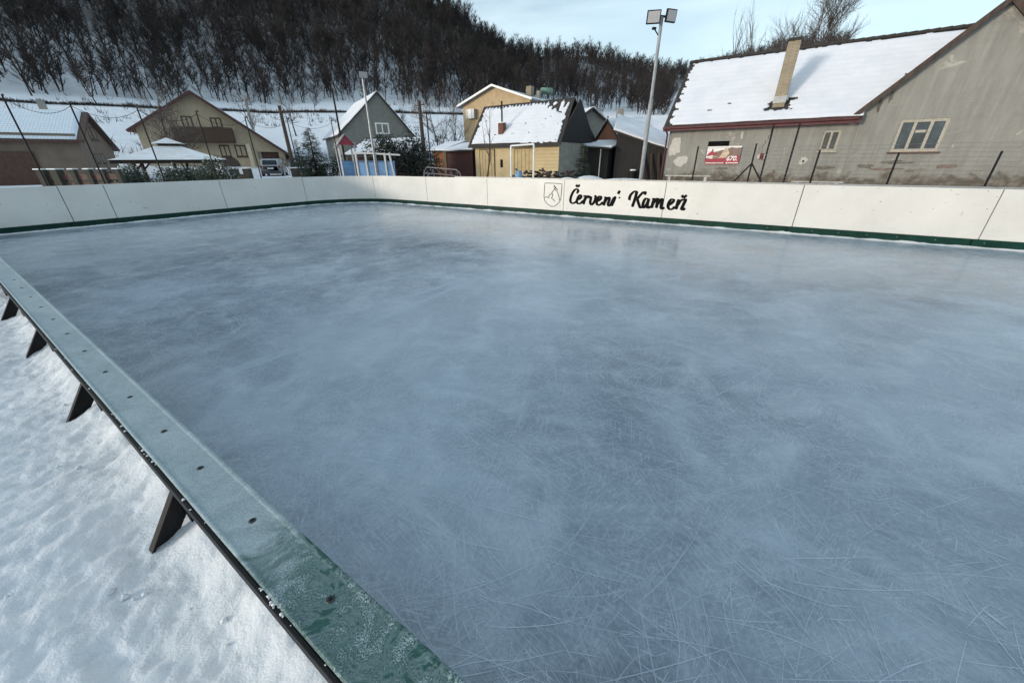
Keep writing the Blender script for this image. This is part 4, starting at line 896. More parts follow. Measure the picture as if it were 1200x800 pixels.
# snowy lean-to building before it
ps = at_d(445, 185, 34); fs = Fr((ps[0] - 2.4, ps[1], 0), (1, 0, 0))
hs = thing('snowy_shed', tuple(fs(2.3, 0, 0)), 'low shed under thick white snow between the playhouse and the dark hedge', 'shed')
m = MB(); m.box(fs(2.3, 1.5, 1.0), (4.8, 3, 2.0), fs.x, fs.y); obj('wall', m, M_BRN, hs)
q = (fs(-.2, -.4, 2.1), fs(5.0, -.4, 2.25), fs(5.2, 2.2, 3.35), fs(.9, 2.2, 3.2)); m = MB(); slab(m, *q, .1); obj('roof', m, M_TILE, hs); add_snow(hs, *q, lambda a, b: True, nx=30, ny=12, thick=.1)

# ---- tall ochre house
o_ = P(34.0, 40, 0); fy = Fr(o_, -UX, NX); hy = gable_house('ochre_house', 'tall ochre yellow house with grey gabled roof and green tank behind the snowy barn', fy, 9.4, 14, 7.6, 9.12, M_YEL, M_ROOFG, apx=4.7, over=.5, snow=False)
add_snow(hy, fy(9.9, -.5, 7.48), fy(9.9, 14.4, 7.48), fy(8.6, 14.4, 7.9), fy(8.6, -.5, 7.9), lambda a, b: nz(a * 14, b * 3, 0) > -.35, nx=40, ny=8, thick=.05)
m = MB(); m.bar(fy(-.5, -.52, 7.5), fy(4.7, -.52, 9.16), .04, .2); m.bar(fy(4.7, -.52, 9.16), fy(9.9, -.52, 7.5), .04, .2); obj('verge_board', m, M_WHITE, hy)
acx, acz = 3.15, float(at_n(554, 134, 40)[2])
acx = 34.0 - float(at_n(554, 134, 40) @ UX); m = MB(); m.box(fy(acx, -.3, acz), (1.25, .5, .95), fy.x, fy.y); a_ = obj('air_conditioner', m, M_GALV, hy); m = MB(); m.box(fy(acx, -.57, acz), (.45, .03, .95), fy.x, fy.y); obj('front_panel', m, M_WHITE, a_)
m = MB(); m.box(fy(6.3, 5, 8.8), (.7, .7, 1.5), fy.x, fy.y); obj('chimney', m, M_BRICKY, hy)
m = MB(); m.box(fy(7.5, 5, 8.4), (.4, .4, 1.2), fy.x, fy.y); obj('chimney', m, M_CONC, hy)
m = MB(); m.tube([fy(6.7, 7, 9.3), fy(8.1, 7, 9.15)], .34, 14); tk = obj('tank', m, simple('green_tank', (.12, .22, .18), .5, .3, 2), hy, smooth=True); 
for q_ in (6.9, 7.9): m = MB(); m.bar(fy(q_, 7, 8), fy(q_, 7, 8.95), .08); obj('tank_leg', m, M_GALV, tk)
# ---- pale yellow barn
NB = 21.6; fb = Fr(P(17.5, NB, 0), -UX, NX); ub = lambda u: 17.5 - u
hb_ = thing('yellow_barn', tuple(fb(3, 0, 0)), 'pale yellow barn with patchy snow on its tiled roof, red chimney and black gable end', 'barn')
ezb, rzb = 2.62, 5.04; wb_ = ub(11.28)
m = MB(); wall_holes(m, fb, 0, wb_, 0, ezb, [])
obj('wall', m, M_YEL2, hb_)
m = MB(); m.prism([fb(wb_, .01, 0), fb(wb_, 5.0, 0), fb(wb_, 5.0, ezb), fb(wb_, .01, ezb)], -fb.x * .1); m.prism([fb(0, .01, 0), fb(0, 5, 0), fb(0, 5, ezb), fb(0, .01, ezb)], fb.x * .1); m.add([fb(0, 5, 0), fb(wb_, 5, 0), fb(wb_, 5, ezb), fb(0, 5, ezb)], [(0, 1, 2, 3)]); obj('side_wall', m, M_CONC, hb_)
m = MB(); m.prism([fb(wb_ + .05, -.2, ezb + .02), fb(wb_ + .05, 5.1, ezb + .02), fb(wb_ + .05, 2.42, rzb - .1)], -fb.x * .08); obj('gable_boards', m, planks('black_gable_boards', (.012, .012, .014), (.02, .02, .022), 0, .2), hb_)
qB = (fb(-.3, -.35, ezb - .1), fb(wb_ + .25, -.35, ezb - .12), fb(wb_ - .35, 2.42, rzb), fb(-1.0, 2.42, rzb - .02)); m = MB(); slab(m, *qB, .1); slab(m, qB[3], qB[2], fb(wb_ + .25, 5.3, ezb - .1), fb(-.3, 5.3, ezb - .1), .1); rb_ = obj('roof', m, M_TILE, hb_)
def keepB(a, b):
    e = .045 + .03 * nz(b * 12, 0, 1); z = (a * 26) % 1
    if a < e or a > 1 - e * .8: return False
    if b > .94 - .10 * (abs(z - .5) * 2) * (.55 + nz(int(a * 26) * .7, 3, 0)): return False
    if b < .045 and .02 < a < .6 and nz(a * 20, 1, 1) > -.45: return False
    if b < .03 + .03 * nz(a * 25, 2, 0): return False
    if a > .76 and b > .66 + (.9 - a) * .9 and nz(a * 26, b * 9, 7) > -.02: return False
    if nz(a * 30, b * 18, 4) > .58: return False
    if .262 < a < .318 and .12 < b < .42 : return True
    return True
add_snow(hb_, *qB, keepB, nx=150, ny=70, lift=.01, thick=.05, amp=.02, rib=.003)
cxb = ub(float(at_n(590, 150, NB + .6) @ UX)); m = MB(); m.box(fb(cxb, .45, 3.2), (.36, .36, 1.15), fb.x, fb.y); chb = obj('chimney', m, M_BRICKR, hb_); m = MB(); m.tube([fb(cxb, .45, 3.7), fb(cxb, .45, 4.95)], .05, 8); obj('stove_pipe', m, M_STEEL, chb); m = MB(); m.box(fb(cxb, .45, 3.8), (.42, .42, .05), fb.x, fb.y); obj('chimney_cap', m, M_SNOW, chb)
MDr = simple('yellow_door_boards', (.42, .32, .17), .85, .15, 3, 0, .2)
for a, b in ((563, 580), (603, 625)):
    x0, x1 = ub(float(at_n(a, 190, NB) @ UX)), ub(float(at_n(b, 190, NB) @ UX)); m = MB(); m.box(fb((x0 + x1) / 2, -.02, 1.15), (x1 - x0, .05, 2.3), fb.x, fb.y); dd = obj('door', m, MDr, hb_)
    m = MB()
    for i in range(1, 5): m.box(fb(x0 + (x1 - x0) * i / 5, -.05, 1.15), (.012, .012, 2.2), fb.x, fb.y)
    m.box(fb(x0, -.03, 1.15), (.03, .06, 2.3), fb.x, fb.y); m.box(fb(x1, -.03, 1.15), (.03, .06, 2.3), fb.x, fb.y); m.box(fb((x0 + x1) / 2, -.03, 2.32), (x1 - x0, .06, .03), fb.x, fb.y); obj('door_seams', m, M_WOOD, dd)
xs_ = ub(float(at_n(588, 192, NB) @ UX)); m = MB(); m.box(fb(xs_, -.02, 1.5), (.16, .04, .45), fb.x, fb.y); obj('slot_window', m, M_DARK, hb_)
m = MB()
for i in range(12): m.box(fb(wb_ - .8, -.012, .3 + i * .19), (1.55, .01, .012), fb.x, fb.y)
obj('siding_lines', m, simple('siding_shadow_gap', (.3, .2, .09), .9), hb_)
# grey house sliver behind the barn
p = at_d(688, 150, 33); fq = Fr((p[0] - 1.6, p[1], 0), azdir(70)); hq = gable_house('grey_cottage', 'small grey cottage with white window peeking out behind the black barn gable', fq, 4.2, 5, 3.9, 5.2, M_GRH, M_TILE, ridge='y', over=.3)
window(hq, fq, 1.6, 2.1, 3.1, 3.9, cols=2, fw=.1)

# ---- sheds between yellow house and hedge
def lean_shed(name, label, px0, px1, d, zl, zr, depth, wallm, zb=0, snow=True, over=.25, az=None, cat='shed', zback=None, zbr=None):
    p0, p1 = at_n(px0, 190, d) if az is None else at_d(px0, 190, d), at_n(px1, 190, d) if az is None else at_d(px1, 190, d)
    x = (p1 - p0) * np.array([1, 1, 0]); wd = np.linalg.norm(x); fr = Fr(p0 * np.array([1, 1, 0]), x)
    root = thing(name, tuple(fr(wd / 2, 0, 0)), label, cat); zb_ = zback or (zl + zr) / 2 + .5; zc_ = zbr or zb_
    m = MB(); m.add([fr(0, 0, 0), fr(wd, 0, 0), fr(wd, 0, zr), fr(0, 0, zl)], [(0, 1, 2, 3)]); m.add([fr(0, depth, 0), fr(wd, depth, 0), fr(wd, depth, zc_), fr(0, depth, zb_)], [(0, 1, 2, 3)])
    m.add([fr(0, 0, 0), fr(0, depth, 0), fr(0, depth, zb_), fr(0, 0, zl)], [(0, 1, 2, 3)]); m.add([fr(wd, 0, 0), fr(wd, depth, 0), fr(wd, depth, zc_), fr(wd, 0, zr)], [(0, 1, 2, 3)]); obj('wall', m, wallm, root)
    q = (fr(-over, -over, zl + .03), fr(wd + over, -over, zr + .03), fr(wd + over, depth + over, zc_ + .05), fr(-over, depth + over, zb_ + .05)); m = MB(); slab(m, *q, .08); obj('roof', m, M_TILE, root)
    if snow: add_snow(root, *q, lambda a, b: b > .015, nx=40, ny=20, thick=.09, amp=.04, lift=.01)
    return root, fr, wd
M_ORW = planks('orange_brown_planks', (.24, .09, .03), (.15, .06, .025), 0, .16); M_REDW = planks('dark_red_planks', (.075, .02, .016), (.04, .015, .012), 0, .16); M_BLKW = planks('black_brown_planks', (.011, .01, .01), (.022, .019, .018), 0, .18)
lean_shed('plank_shed', 'small orange brown plank shed with snowy roof, left of the dark red shed', 508, 521, 23.5, 2.35, 2.35, 2.2, M_ORW, zback=3.0)
lean_shed('red_shed', 'dark red plank shed with snowy roof against the left end of the barn', 525, 554, 21.8, 2.25, 2.3, 2.0, M_REDW, zback=2.75)
m = MB(); p = at_n(522, 190, 20.5) * np.array([1, 1, 0]); m.tube([p, p + ZX * 2.3], .06, 6); tag(obj('wooden_post', m, simple('pale_wood_post', (.35, .27, .2), .8, .2)), 'pale round post in front of the two small plank sheds', 'post')
# ---- group right of barn
lean_shed('dark_shed', 'low black open shed with a sagging snowy roof beside the black barn gable', 685, 712, 25, 2.45, 2.3, 2.5, M_BLKW, zback=2.75)
m = MB(); p = at_n(703, 190, 24.2) * np.array([1, 1, 0]); m.tube([p, p + ZX * 2.25], .035, 6); tag(obj('shed_prop', m, M_GALV), 'thin grey prop post under the low black shed roof', 'post')
ho = Fr((6.2, 31.4, 0), azdir(165)); wo_ = 3.1
hho = gable_house('brick_outbuilding', 'orange brick outbuilding with small gable and snowy roof, rising behind the black lean-to', ho, 4.0, 2.8, 2.75, 4.15, bricks('orange_brick', (.32, .1, .045), (.24, .08, .04), (.2, .14, .1), 4), M_TILE, over=.15, cat='outbuilding')
lt, lf, lw = lean_shed('open_lean_to', 'black plank lean-to with long sloping snowy roof right of the grey lamp pole foot', 720, 779, 27, 3.25, 2.15, 2.6, M_BLKW, zback=4.3, zbr=3.0, az=1)
for i in range(3):
    m = MB(); m.bar(lf(lw * .66 + i * .42, -.5, 0), lf(lw * .58 + i * .42, -.05, 2.0), .09); tag(obj('leaning_plank', m, M_WOOD), ['leftmost of three dark planks leaning on the black lean-to', 'middle of three dark planks leaning on the black lean-to', 'rightmost of three dark planks leaning on the black lean-to'][i], 'plank', 'planks leaning on the lean-to')
m = MB(); c_ = lf(lw * .4, -.4, 0); m.tube([c_, c_ + ZX * 1.05], .2, 12); b_ = obj('barrel', m, M_STEEL, None); tag(b_, 'dark barrel with snow on its lid before the black lean-to', 'barrel'); m = MB(); m.tube([c_ + ZX * 1.05, c_ + ZX * 1.13], [.21, .16], 12); obj('snow_lid', m, M_SNOW, b_)
p = at_d(770, 165, 36); fw_ = Fr((p[0] - 3.2, p[1], 0), (1, 0, 0)); hw = gable_house('low_white_roof_house', 'low house under a broad white snow roof between the lamp pole and the farmhouse', fw_, 7, 6, 3.1, 5.0, M_GRH, M_TILE, ridge='x', over=.3)
m = MB(); m.box(fw_(.4, 1.6, 4.6), (.5, .5, 1.6), fw_.x, fw_.y); obj('chimney', m, M_CONC, hw)

# ------------------------------------------------------------ gazebo, playhouse, goal, rack
gzc = at_d(204, 188, 32.3) * np.array([1, 1, 0]); gz1 = thing('gazebo', gzc, 'garden gazebo with two tiered snow covered hipped roof and dark posts', 'gazebo')
hw2 = 2.6; zE = float(at_d(202, 188, 30.3)[2]) - .02; zT = float(at_d(201, 173, 32)[2]); ax, ay = azdir(54), azdir(-36)
def pyramid(c, h0, z0, h1, z1, sag=.06, mat=M_RSNOW, n=8):
    m = MB()
    for s_ in range(4):
        a = [(-1, -1), (1, -1), (1, 1), (-1, 1)][s_]; b = [(-1, -1), (1, -1), (1, 1), (-1, 1)][(s_ + 1) % 4]; b0 = len(m.v)
        for i in range(n + 1):
            t = i / n; h = h0 + (h1 - h0) * t; z = z0 + (z1 - z0) * (t ** 1.15)
            m.v += [tuple(c + ax * a[0] * h + ay * a[1] * h + ZX * z), tuple(c + ax * b[0] * h + ay * b[1] * h + ZX * z)]
        for i in range(n): m.f.append((b0 + 2 * i, b0 + 2 * i + 1, b0 + 2 * i + 3, b0 + 2 * i + 2)); m.mi.append(0)
    b0 = len(m.v); m.v += [tuple(c + ax * i * h0 + ay * j * h0 + ZX * z0) for i, j in ((-1, -1), (1, -1), (1, 1), (-1, 1))]; m.f.append((b0 + 3, b0 + 2, b0 + 1, b0)); m.mi.append(0)
    return m
obj('roof', pyramid(gzc, hw2, zE, .62, zT, ), M_TILE, gz1); obj('snow_cover', pyramid(gzc, hw2 - .03, zE + .05, .6, zT + .07), M_SNOW, gz1)
m = MB(); m.box(gzc + ZX * (zT + .1), (.95, .95, .25), ax, ay); obj('lantern_frame', m, M_WOOD, gz1)
obj('top_roof', pyramid(gzc, .78, zT + .2, .02, zT + .52), M_SNOW, gz1)
for i, j in ((-1, -1), (1, -1), (1, 1), (-1, 1)):
    m = MB(); b_ = gzc + ax * i * 1.7 + ay * j * 1.7; m.bar(b_, b_ + ZX * (zE), .14); m.bar(b_ + ZX * (zE - .5), b_ + ZX * zE - ax * i * .5, .08); obj('post', m, M_WOOD, gz1)
m = MB(); m.box(gzc + ZX * (zE - .07) - ay * 2.45, (5, .08, .14), ax, ay); m.box(gzc + ZX * (zE - .07) + ay * 2.45, (5, .08, .14), ax, ay); obj('beam', m, M_WOOD, gz1)

M_BLUE = simple('blue_play_panel', (.12, .24, .42), .5, .2, 4); M_PRED = simple('red_play_panel', (.3, .03, .05), .5, .2, 4); M_WPOST = simple('white_play_post', (.5, .5, .5), .5, .1)
DP = 23.; pp = at_d(396, 157, DP); fp = Fr((*(at_d(398, 190, DP)[:2]), 0), azdir(62)); 
play = thing('playhouse', tuple(fp(.5, 0, 0)), 'play tower with red gable roof, white posts and blue panels behind the corner boards', 'playhouse')
def X2(px, py): p = at_pl(px, py, 62, fp.o); return float((p - fp.o) @ fp.x), float(p[2])
(xa, za), (xb, zb), (xm, zm) = X2(396, 169), X2(415, 170), X2(403, 157)
zev = (za + zb) / 2
for (x, y) in ((xa, 0), (xb, 0), (xa, 1.3), (xb, 1.3)): m = MB(); m.bar(fp(x, y, 0), fp(x, y, zev + .1), .07); obj('post', m, M_WPOST, play)
m = MB(); m.prism([fp(xa - .02, -.05, zev - .02), fp(xb + .02, -.05, zev - .02), fp((xa + xb) / 2, -.05, zm - .04)], fp.y * .03); obj('gable', m, M_PRED, play)
m = MB(); cxp = (xa + xb) / 2; slab(m, fp(xa - .12, -.15, zev - .1), fp(cxp, -.15, zm), fp(cxp, 1.5, zm), fp(xa - .12, 1.5, zev - .1), .04); slab(m, fp(cxp, -.15, zm), fp(xb + .12, -.15, zev - .1), fp(xb + .12, 1.5, zev - .1), fp(cxp, 1.5, zm), .04); obj('roof', m, simple('grey_play_roof', (.22, .21, .22), .6, .2), play)
zp = float(X2(405, 190)[1]) + .05
m = MB(); m.box(fp(xa + .18, .02, zp / 2 + .2), (.34, .03, zp - .4), fp.x, fp.y); obj('side_panel', m, M_BLUE, play); m = MB(); m.box(fp((xa + xb) / 2, 1.28, zp / 2 + .2), (xb - xa, .03, zp - .4), fp.x, fp.y); obj('side_panel', m, M_BLUE, play)
m = MB()
for s_ in (-1, 1): m.tube([fp(cxp + s_ * .22, -.25, .7), fp(cxp + s_ * .22, -.32, .7)], .28, 14)
m.box(fp(cxp, -.28, .45), (.9, .06, .6), fp.x, fp.y); obj('slide_front', m, M_PRED, play)
# long blue play wall with posts
pw = thing('play_bridge', tuple(fp(2.2, 0, 0)), 'row of blue panels between white posts right of the red roofed playhouse', 'play bridge')
q0 = at_d(418, 190, 22.3) * np.array([1, 1, 0]); q1_ = at_d(463, 190, 21.6) * np.array([1, 1, 0]); fbp = Fr(q0, q1_ - q0); lb = float(np.linalg.norm(q1_ - q0))
for i in range(5):
    x = lb * i / 4; m = MB(); m.bar(fbp(x, 0, 0), fbp(x - (.0 if i < 4 else .25), 0, 2.05), .08); obj('post', m, M_WPOST, pw)
    if i < 4: m = MB(); m.box(fbp(x + lb / 8, .02, 1.05), (lb / 4 - .1, .03, 1.15), fbp.x, fbp.y); obj('side_panel', m, M_BLUE, pw)
m = MB(); m.bar(fbp(-.1, 0, 2.08), fbp(lb + .3, 0, 1.95), .05, .07); obj('top_rail', m, M_WPOST, pw)
m = MB(); m.bar(fbp(0, 0, 1.68), fbp(lb, 0, 1.66), .03, .03); obj('top_rail', m, M_BLUE, pw)

# white frame goal
gn = 14.2; g0, g1 = at_n(599, 206, gn), at_n(625, 206, gn); m = MB(); gl = thing('goal_frame', (g0 + g1) / 2 * np.array([1, 1, 0]), 'thin white metal goal frame standing before the pale yellow barn', 'goal')
za_, zb_ = float(at_n(600, 171, gn)[2]), float(at_n(626, 169, gn)[2]); g0[2] = g1[2] = 0
for a, z in ((g0, za_), (g1, zb_)): m = MB(); m.tube([a, a + ZX * z], .035, 8); obj('post', m, M_WHITE, gl)
m = MB(); m.tube([g0 + ZX * za_, g1 + ZX * zb_], .035, 8); obj('crossbar', m, M_WHITE, gl)
# tube rack
rk = thing('bicycle_rack', at_n(517, 208, 13.2) * np.array([1, 1, 0]), 'grey tubular bicycle rack behind the boards before the plank sheds', 'bicycle rack')
def rp(x, y, d=13.2): return at_n(x, y, d)
M_TUB = simple('grey_purple_tube', (.16, .14, .15), .5, .2)
for d_, in ((13.2,), (13.6,)):
    m = MB(); m.tube([rp(497, 212, d_), rp(497, 202, d_), rp(500, 196, d_), rp(512, 197, d_), rp(535, 199, d_), rp(539, 203, d_), rp(541, 212, d_)], .022, 6); m.tube([rp(497, 203, d_), rp(515, 204, d_), rp(534, 206, d_)], .018, 6); obj('frame_tube', m, M_TUB, rk)
for x in (500, 507, 514, 521, 528, 534): m = MB(); m.tube([rp(x, 204), rp(x + 1, 200), rp(x + 2, 204), rp(x + 2, 212)], .012, 5); obj('wheel_slot', m, M_TUB, rk)
# junk and logs before the barn
rj = random.Random(9); m = MB(); mc = MB()
for i in range(70):
    px = rj.uniform(606, 672); c_ = at_n(px, 200, 16.5) * np.array([1, 1, 0]) + ZX * rj.uniform(.85, 1.22) ; r_ = rj.uniform(.03, .11); m.tube([c_, c_ + azdir(rj.uniform(0, 360)) * rj.uniform(.2, .5) + ZX * rj.uniform(-.1, .12)], r_ * .6, 6)
m.box(at_n(640, 205, 16.9) * np.array([1, 1, 0]) + ZX * .5, (3.6, .9, .9), UX)
tag(obj('log_pile', m, simple('dark_logs', (.05, .04, .035), .9, .6, 5)), 'dark pile of logs and branches heaped before the yellow barn', 'wood pile', kind='stuff')
m = MB(); c_ = at_n(608, 204, 15.6) * np.array([1, 1, 0]); m.tube([c_ + ZX * .7, c_ + ZX * 1.0, c_ + ZX * 1.25], [.16, .2, .12], 10); m.box(c_ + ZX * .35, (.5, .5, .7)); tag(obj('blue_sack', m, simple('blue_plastic_sack', (.15, .26, .42), .4, .3, 9)), 'blue plastic sack on the log pile at the goal frame foot', 'sack')
for (px, py, d_, w_, lab) in ((665, 209, 15.5, .9, 'low snow heap just right of the yellow barn corner'), (690, 207, 17, 1.3, 'snow heap with branches before the low black shed'), (730, 210, 18, 2.6, 'broad snow heap before the black lean-to')):
    c_ = at_n(px, py, d_); m = MB(); nn_ = 10; zt = max(.8, c_[2] + .04)
    for i in range(nn_ + 1):
        for j in range(16): t = i / nn_; a = 2 * math.pi * j / 16; rr = w_ * math.sin(t * math.pi / 2) * (1 + .25 * nz(math.cos(a) * 2, math.sin(a) * 2, px)); m.v.append((c_[0] + rr * math.cos(a), c_[1] + rr * math.sin(a) * .6, zt * math.cos(t * math.pi / 2) + .03 * nz(a, t * 5, 1)))
    for i in range(nn_):
        for j in range(16): m.f.append((i * 16 + j, (i + 1) * 16 + j, (i + 1) * 16 + (j + 1) % 16, i * 16 + (j + 1) % 16)); m.mi.append(0)
    tag(obj('snow_heap', m, M_SNOW, smooth=True), lab, 'snow heap')

# ------------------------------------------------------------ trees
def bare_tree(seed, h, spread=.35, trunk_r=.12, lv=3, nb=7, up=.5, start=.25, twig=10, ls=1.0, droop=0.):
    """returns trunk MB and crown MB around the origin"""
    r_ = random.Random(seed); T = MB(); Cn = MB()
    def branch(p, d, l, rad_, level, mb):
        pts = [p]; rs = [rad_]; q = p.copy(); dd = d.copy(); k = 4
        for i in range(k):
            dd = dd + np.array([r_.gauss(0, .13), r_.gauss(0, .13), r_.gauss(.04, .07)]); dd /= np.linalg.norm(dd); q = q + dd * l / k; pts.append(q.copy()); rs.append(rad_ * (1 - (i + 1) / (k + .6)))
        mb.tube(pts, rs, 5 if level == 0 else 4 if level == 1 else 3, False)
        if level >= lv: return
        n_ = nb if level < lv - 1 else twig
        for i in range(n_):
            t = start + (1 - start) * (i + r_.random()) / n_ if level == 0 else .2 + .8 * (i + r_.random()) / n_
            j = min(k - 1, int(t * k)); a = pts[j] + (pts[j + 1] - pts[j]) * (t * k - j); ax_ = (pts[j + 1] - pts[j]); ax_ /= np.linalg.norm(ax_)
            ph = r_.random() * 6.283; s1 = np.cross(ax_, [.3, .9, .1]); s1 /= np.linalg.norm(s1); s2 = np.cross(ax_, s1); side = s1 * math.cos(ph) + s2 * math.sin(ph)
            nd = ax_ * up + side * (1 - up) * 1.1 + ZX * .18; nd /= np.linalg.norm(nd)
            branch(a, nd, l * r_.uniform(.38, .62) * (1.15 - t * .5) * ls, rs[j] * .55 + .002, level + 1, Cn)
    branch(np.zeros(3), np.array([r_.gauss(0, .03), r_.gauss(0, .03), 1.]), h * .95, trunk_r, 0, T)
    return T, Cn
def put_bare(name, label, loc, group=None, cat='tree', mat=M_TWIG2, **k):
    T, Cn = bare_tree(**k); root = thing(name, loc, label, cat, group); l = np.array(loc, float)
    T.v = [tuple(np.array(v) + l) for v in T.v]; Cn.v = [tuple(np.array(v) + l) for v in Cn.v]; obj('trunk', T, M_BARK, root); obj('crown', Cn, mat, root); return root
# tree before the barn, leaning
p = at_n(572, 206, 15.2) * np.array([1, 1, 0]); put_bare('young_tree', 'thin bare young tree standing in front of the yellow barn', tuple(p), seed=21, h=3.4, trunk_r=.055, nb=6, twig=4, up=.55, start=.35, lv=2)
# behind the farmhouse ridge
p = at_n(952, 60, 40); gzp = gh(p[0], p[1]); put_bare('bare_tree', 'large round bare tree standing against the sky behind the farmhouse ridge', (p[0], p[1], 0), seed=5, h=float(at_n(978, 2, 40)[2]) * .97, trunk_r=.17, nb=20, twig=13, up=.55, start=.42, lv=3, ls=.84)
rt = random.Random(31)
labs = ['leftmost of the thin saplings rising above the farmhouse ridge', 'second thin sapling from the left above the farmhouse ridge', 'third thin sapling from the left above the farmhouse ridge', 'fourth thin sapling from the left above the farmhouse ridge', 'fifth thin sapling from the left above the farmhouse ridge', 'sixth thin sapling from the left above the farmhouse ridge', 'seventh thin sapling, just left of the farmhouse chimney']
for i, (px, py) in enumerate(((864, 42), (874, 36), (883, 36), (890, 38), (900, 30), (911, 28), (919, 36))):
    p = at_n(px - 5, py, 42); put_bare('sapling', labs[i], (p[0], p[1], 0), 'saplings behind the farmhouse', 'sapling', seed=100 + i, h=float(p[2]), trunk_r=.11, nb=14, twig=6, up=.8, start=.55, lv=2, ls=.75)
for i, (px, py, d_, h_, lab) in enumerate(((180, 130, 34, 5, 'bare bushy tree between the taupe house and the chalet'), (197, 150, 33, 4, 'low bare tree at the left corner of the chalet'), (512, 130, 44, 7.6, 'spreading bare tree behind the plank sheds'), (530, 140, 42, 6.5, 'second bare tree behind the red shed, left of the ochre house'), (468, 128, 58, 5, 'small bare tree on the snowy slope right of the grey gable'), (762, 160, 40, 4.8, 'small bare tree in front of the broad white roof'), (298, 145, 66, 5, 'thin bare tree on the snowy meadow behind the chalet roof'), (345, 150, 70, 5, 'thin bare tree on the snowy meadow left of the spruce'))):
    p = at_d(px, py, d_); z0 = gh(p[0], p[1]); put_bare('bare_tree', lab, (p[0], p[1], z0), seed=40 + i, h=h_, trunk_r=.11, nb=9, twig=7, up=.45, start=.2, lv=3)
def conifer(name, label, loc, h, r0, seed, mat=M_NEEDLE, dens=1., cat='tree', ragged=.35):
    rc = random.Random(seed); l = np.array(loc, float); root = thing(name, loc, label, cat); T = MB(); T.tube([l, l + ZX * h * .97], [.09, .015], 6); obj('trunk', T, M_BARK, root); m = MB()
    layers = int(20 * dens)
    for i in range(layers):
        t = (i + .5) / layers; z = h * (.06 + .93 * t); rr = r0 * (1 - t) ** .85 * rc.uniform(1 - ragged, 1.1)
        for j in range(int(10 + 8 * (1 - t))):
            a = rc.random() * 6.283; ln = (rr + .08) * rc.uniform(.7, 1.15); dr = np.array([math.cos(a), math.sin(a), rc.uniform(-.15, .3)]); p0 = l + ZX * z; sd_ = np.array([-math.sin(a), math.cos(a), 0])
            for k in range(7):
                s_ = (k + .5) / 7; c_ = p0 + dr * ln * s_; wd = ln * .22 * (1.2 - s_) + .05; b0 = len(m.v)
                for sg in (-1, 1):
                    tip = c_ + sd_ * sg * wd * rc.uniform(.7, 1.3) + dr * .12 - ZX * rc.uniform(.0, .16); m.add([c_, c_ + dr * .07 * ln, tip], [(0, 1, 2)])
    obj('foliage', m, mat, root); return root
p = at_y(372, 205, 27); conifer('spruce', 'dark spruce with ragged pointed top beside the silver car', (p[0], p[1], .3), float(at_y(366, 148, 27)[2]) - .3, 1.35, 3, dens=1.4)
p = at_d(690, 200, 19.); conifer('small_spruce', 'small dark spruce beside the grey end wall of the barn', (p[0] - .3, p[1], 0), 2.35, .5, 8)
p = at_d(335, 165, 46); conifer('spruce', 'narrow dark conifer behind the garage corner of the chalet', (p[0] + .9, p[1], .5), 3.2, 1.0, 12)
p = at_d(703, 130, 60); conifer('spruce', 'tall dark fir on the slope behind the brick outbuilding', (p[0], p[1], gh(p[0], p[1])), 6.8, 1.6, 15, dens=1.3)
p = at_d(703, 130, 58); conifer('spruce', 'slim dark fir right of the ochre house roof', (p[0] + 2.4, p[1] + 1, gh(p[0], p[1])), 5.2, 1.2, 16, dens=1.)
def bush(name, label, c, rx, ry, rz_, seed, n_=2600, mat=M_LEAFG, leaf=.055, z0=.1, cat='bush', snowy=False):
    rc = random.Random(seed); c = np.array(c, float); m = MB(); lobes = [(rc.uniform(-.6, .6), rc.uniform(-.6, .6), rc.uniform(.2, .75), rc.uniform(.35, .6)) for _ in range(9)]
    root = thing(name, tuple(c), label, cat)
    for i in range(n_):
        lb_ = rc.choice(lobes); v = np.array([rc.gauss(0, 1), rc.gauss(0, 1), rc.gauss(0, 1)]); v /= np.linalg.norm(v); rr = lb_[3] * rc.uniform(.6, 1.08)
        p = c + np.array([(lb_[0] + v[0] * rr) * rx, (lb_[1] + v[1] * rr) * ry, max(.03, (lb_[2] + v[2] * rr * .8)) * rz_]); a = np.array([rc.gauss(0, 1), rc.gauss(0, 1), rc.gauss(0, 1)]); a /= np.linalg.norm(a); b = np.cross(a, v); s_ = leaf * rc.uniform(.6, 1.5)
        m.add([p - a * s_, p + b * s_ * .8, p + a * s_], [(0, 1, 2)], 1 if snowy and v[2] > .6 and rc.random() < .13 else 0)
    obj('foliage', m, [mat, M_SNOW] if snowy else mat, root); m = MB()
    for i in range(10): a = rc.random() * 6.28; m.tube([c, c + np.array([math.cos(a) * rx * .5, math.sin(a) * ry * .5, rz_ * .75])], [.03, .008], 4)
    obj('stems', m, M_BARK, root); return root
for i, (px, w_, h_, lab) in enumerate(((158, 1.3, 1.8, 'low grey green evergreen bush under the left end of the gazebo'), (205, 1.5, 1.95, 'wide evergreen bush under the middle of the gazebo roof'), (232, 1.1, 1.75, 'dark evergreen bush behind the right gazebo post'), (260, 1.15, 1.95, 'rounded dark green bush at the right end of the gazebo'))):
    p = at_y(px, 205, 21.5); bush('evergreen_bush', lab, (p[0], p[1], 0), w_, 1.0, h_ * .86, 60 + i, n_=6000, snowy=True)
M_HEDGE = simple('black_green_hedge', (.012, .018, .012), .8, .4, 5)
for i, (px, d_, w_, h_, lab) in enumerate(((468, 27, 2.0, 3.0, 'black green yew bush right of the blue play panels'), (492, 27.5, 1.9, 2.75, 'black green yew bush just left of the orange plank shed'))):
    p = at_d(px, 200, d_); bush('yew_bush', lab, (p[0], p[1], 0), w_, 1.5, h_, 80 + i, n_=5200, mat=M_HEDGE, leaf=.09)
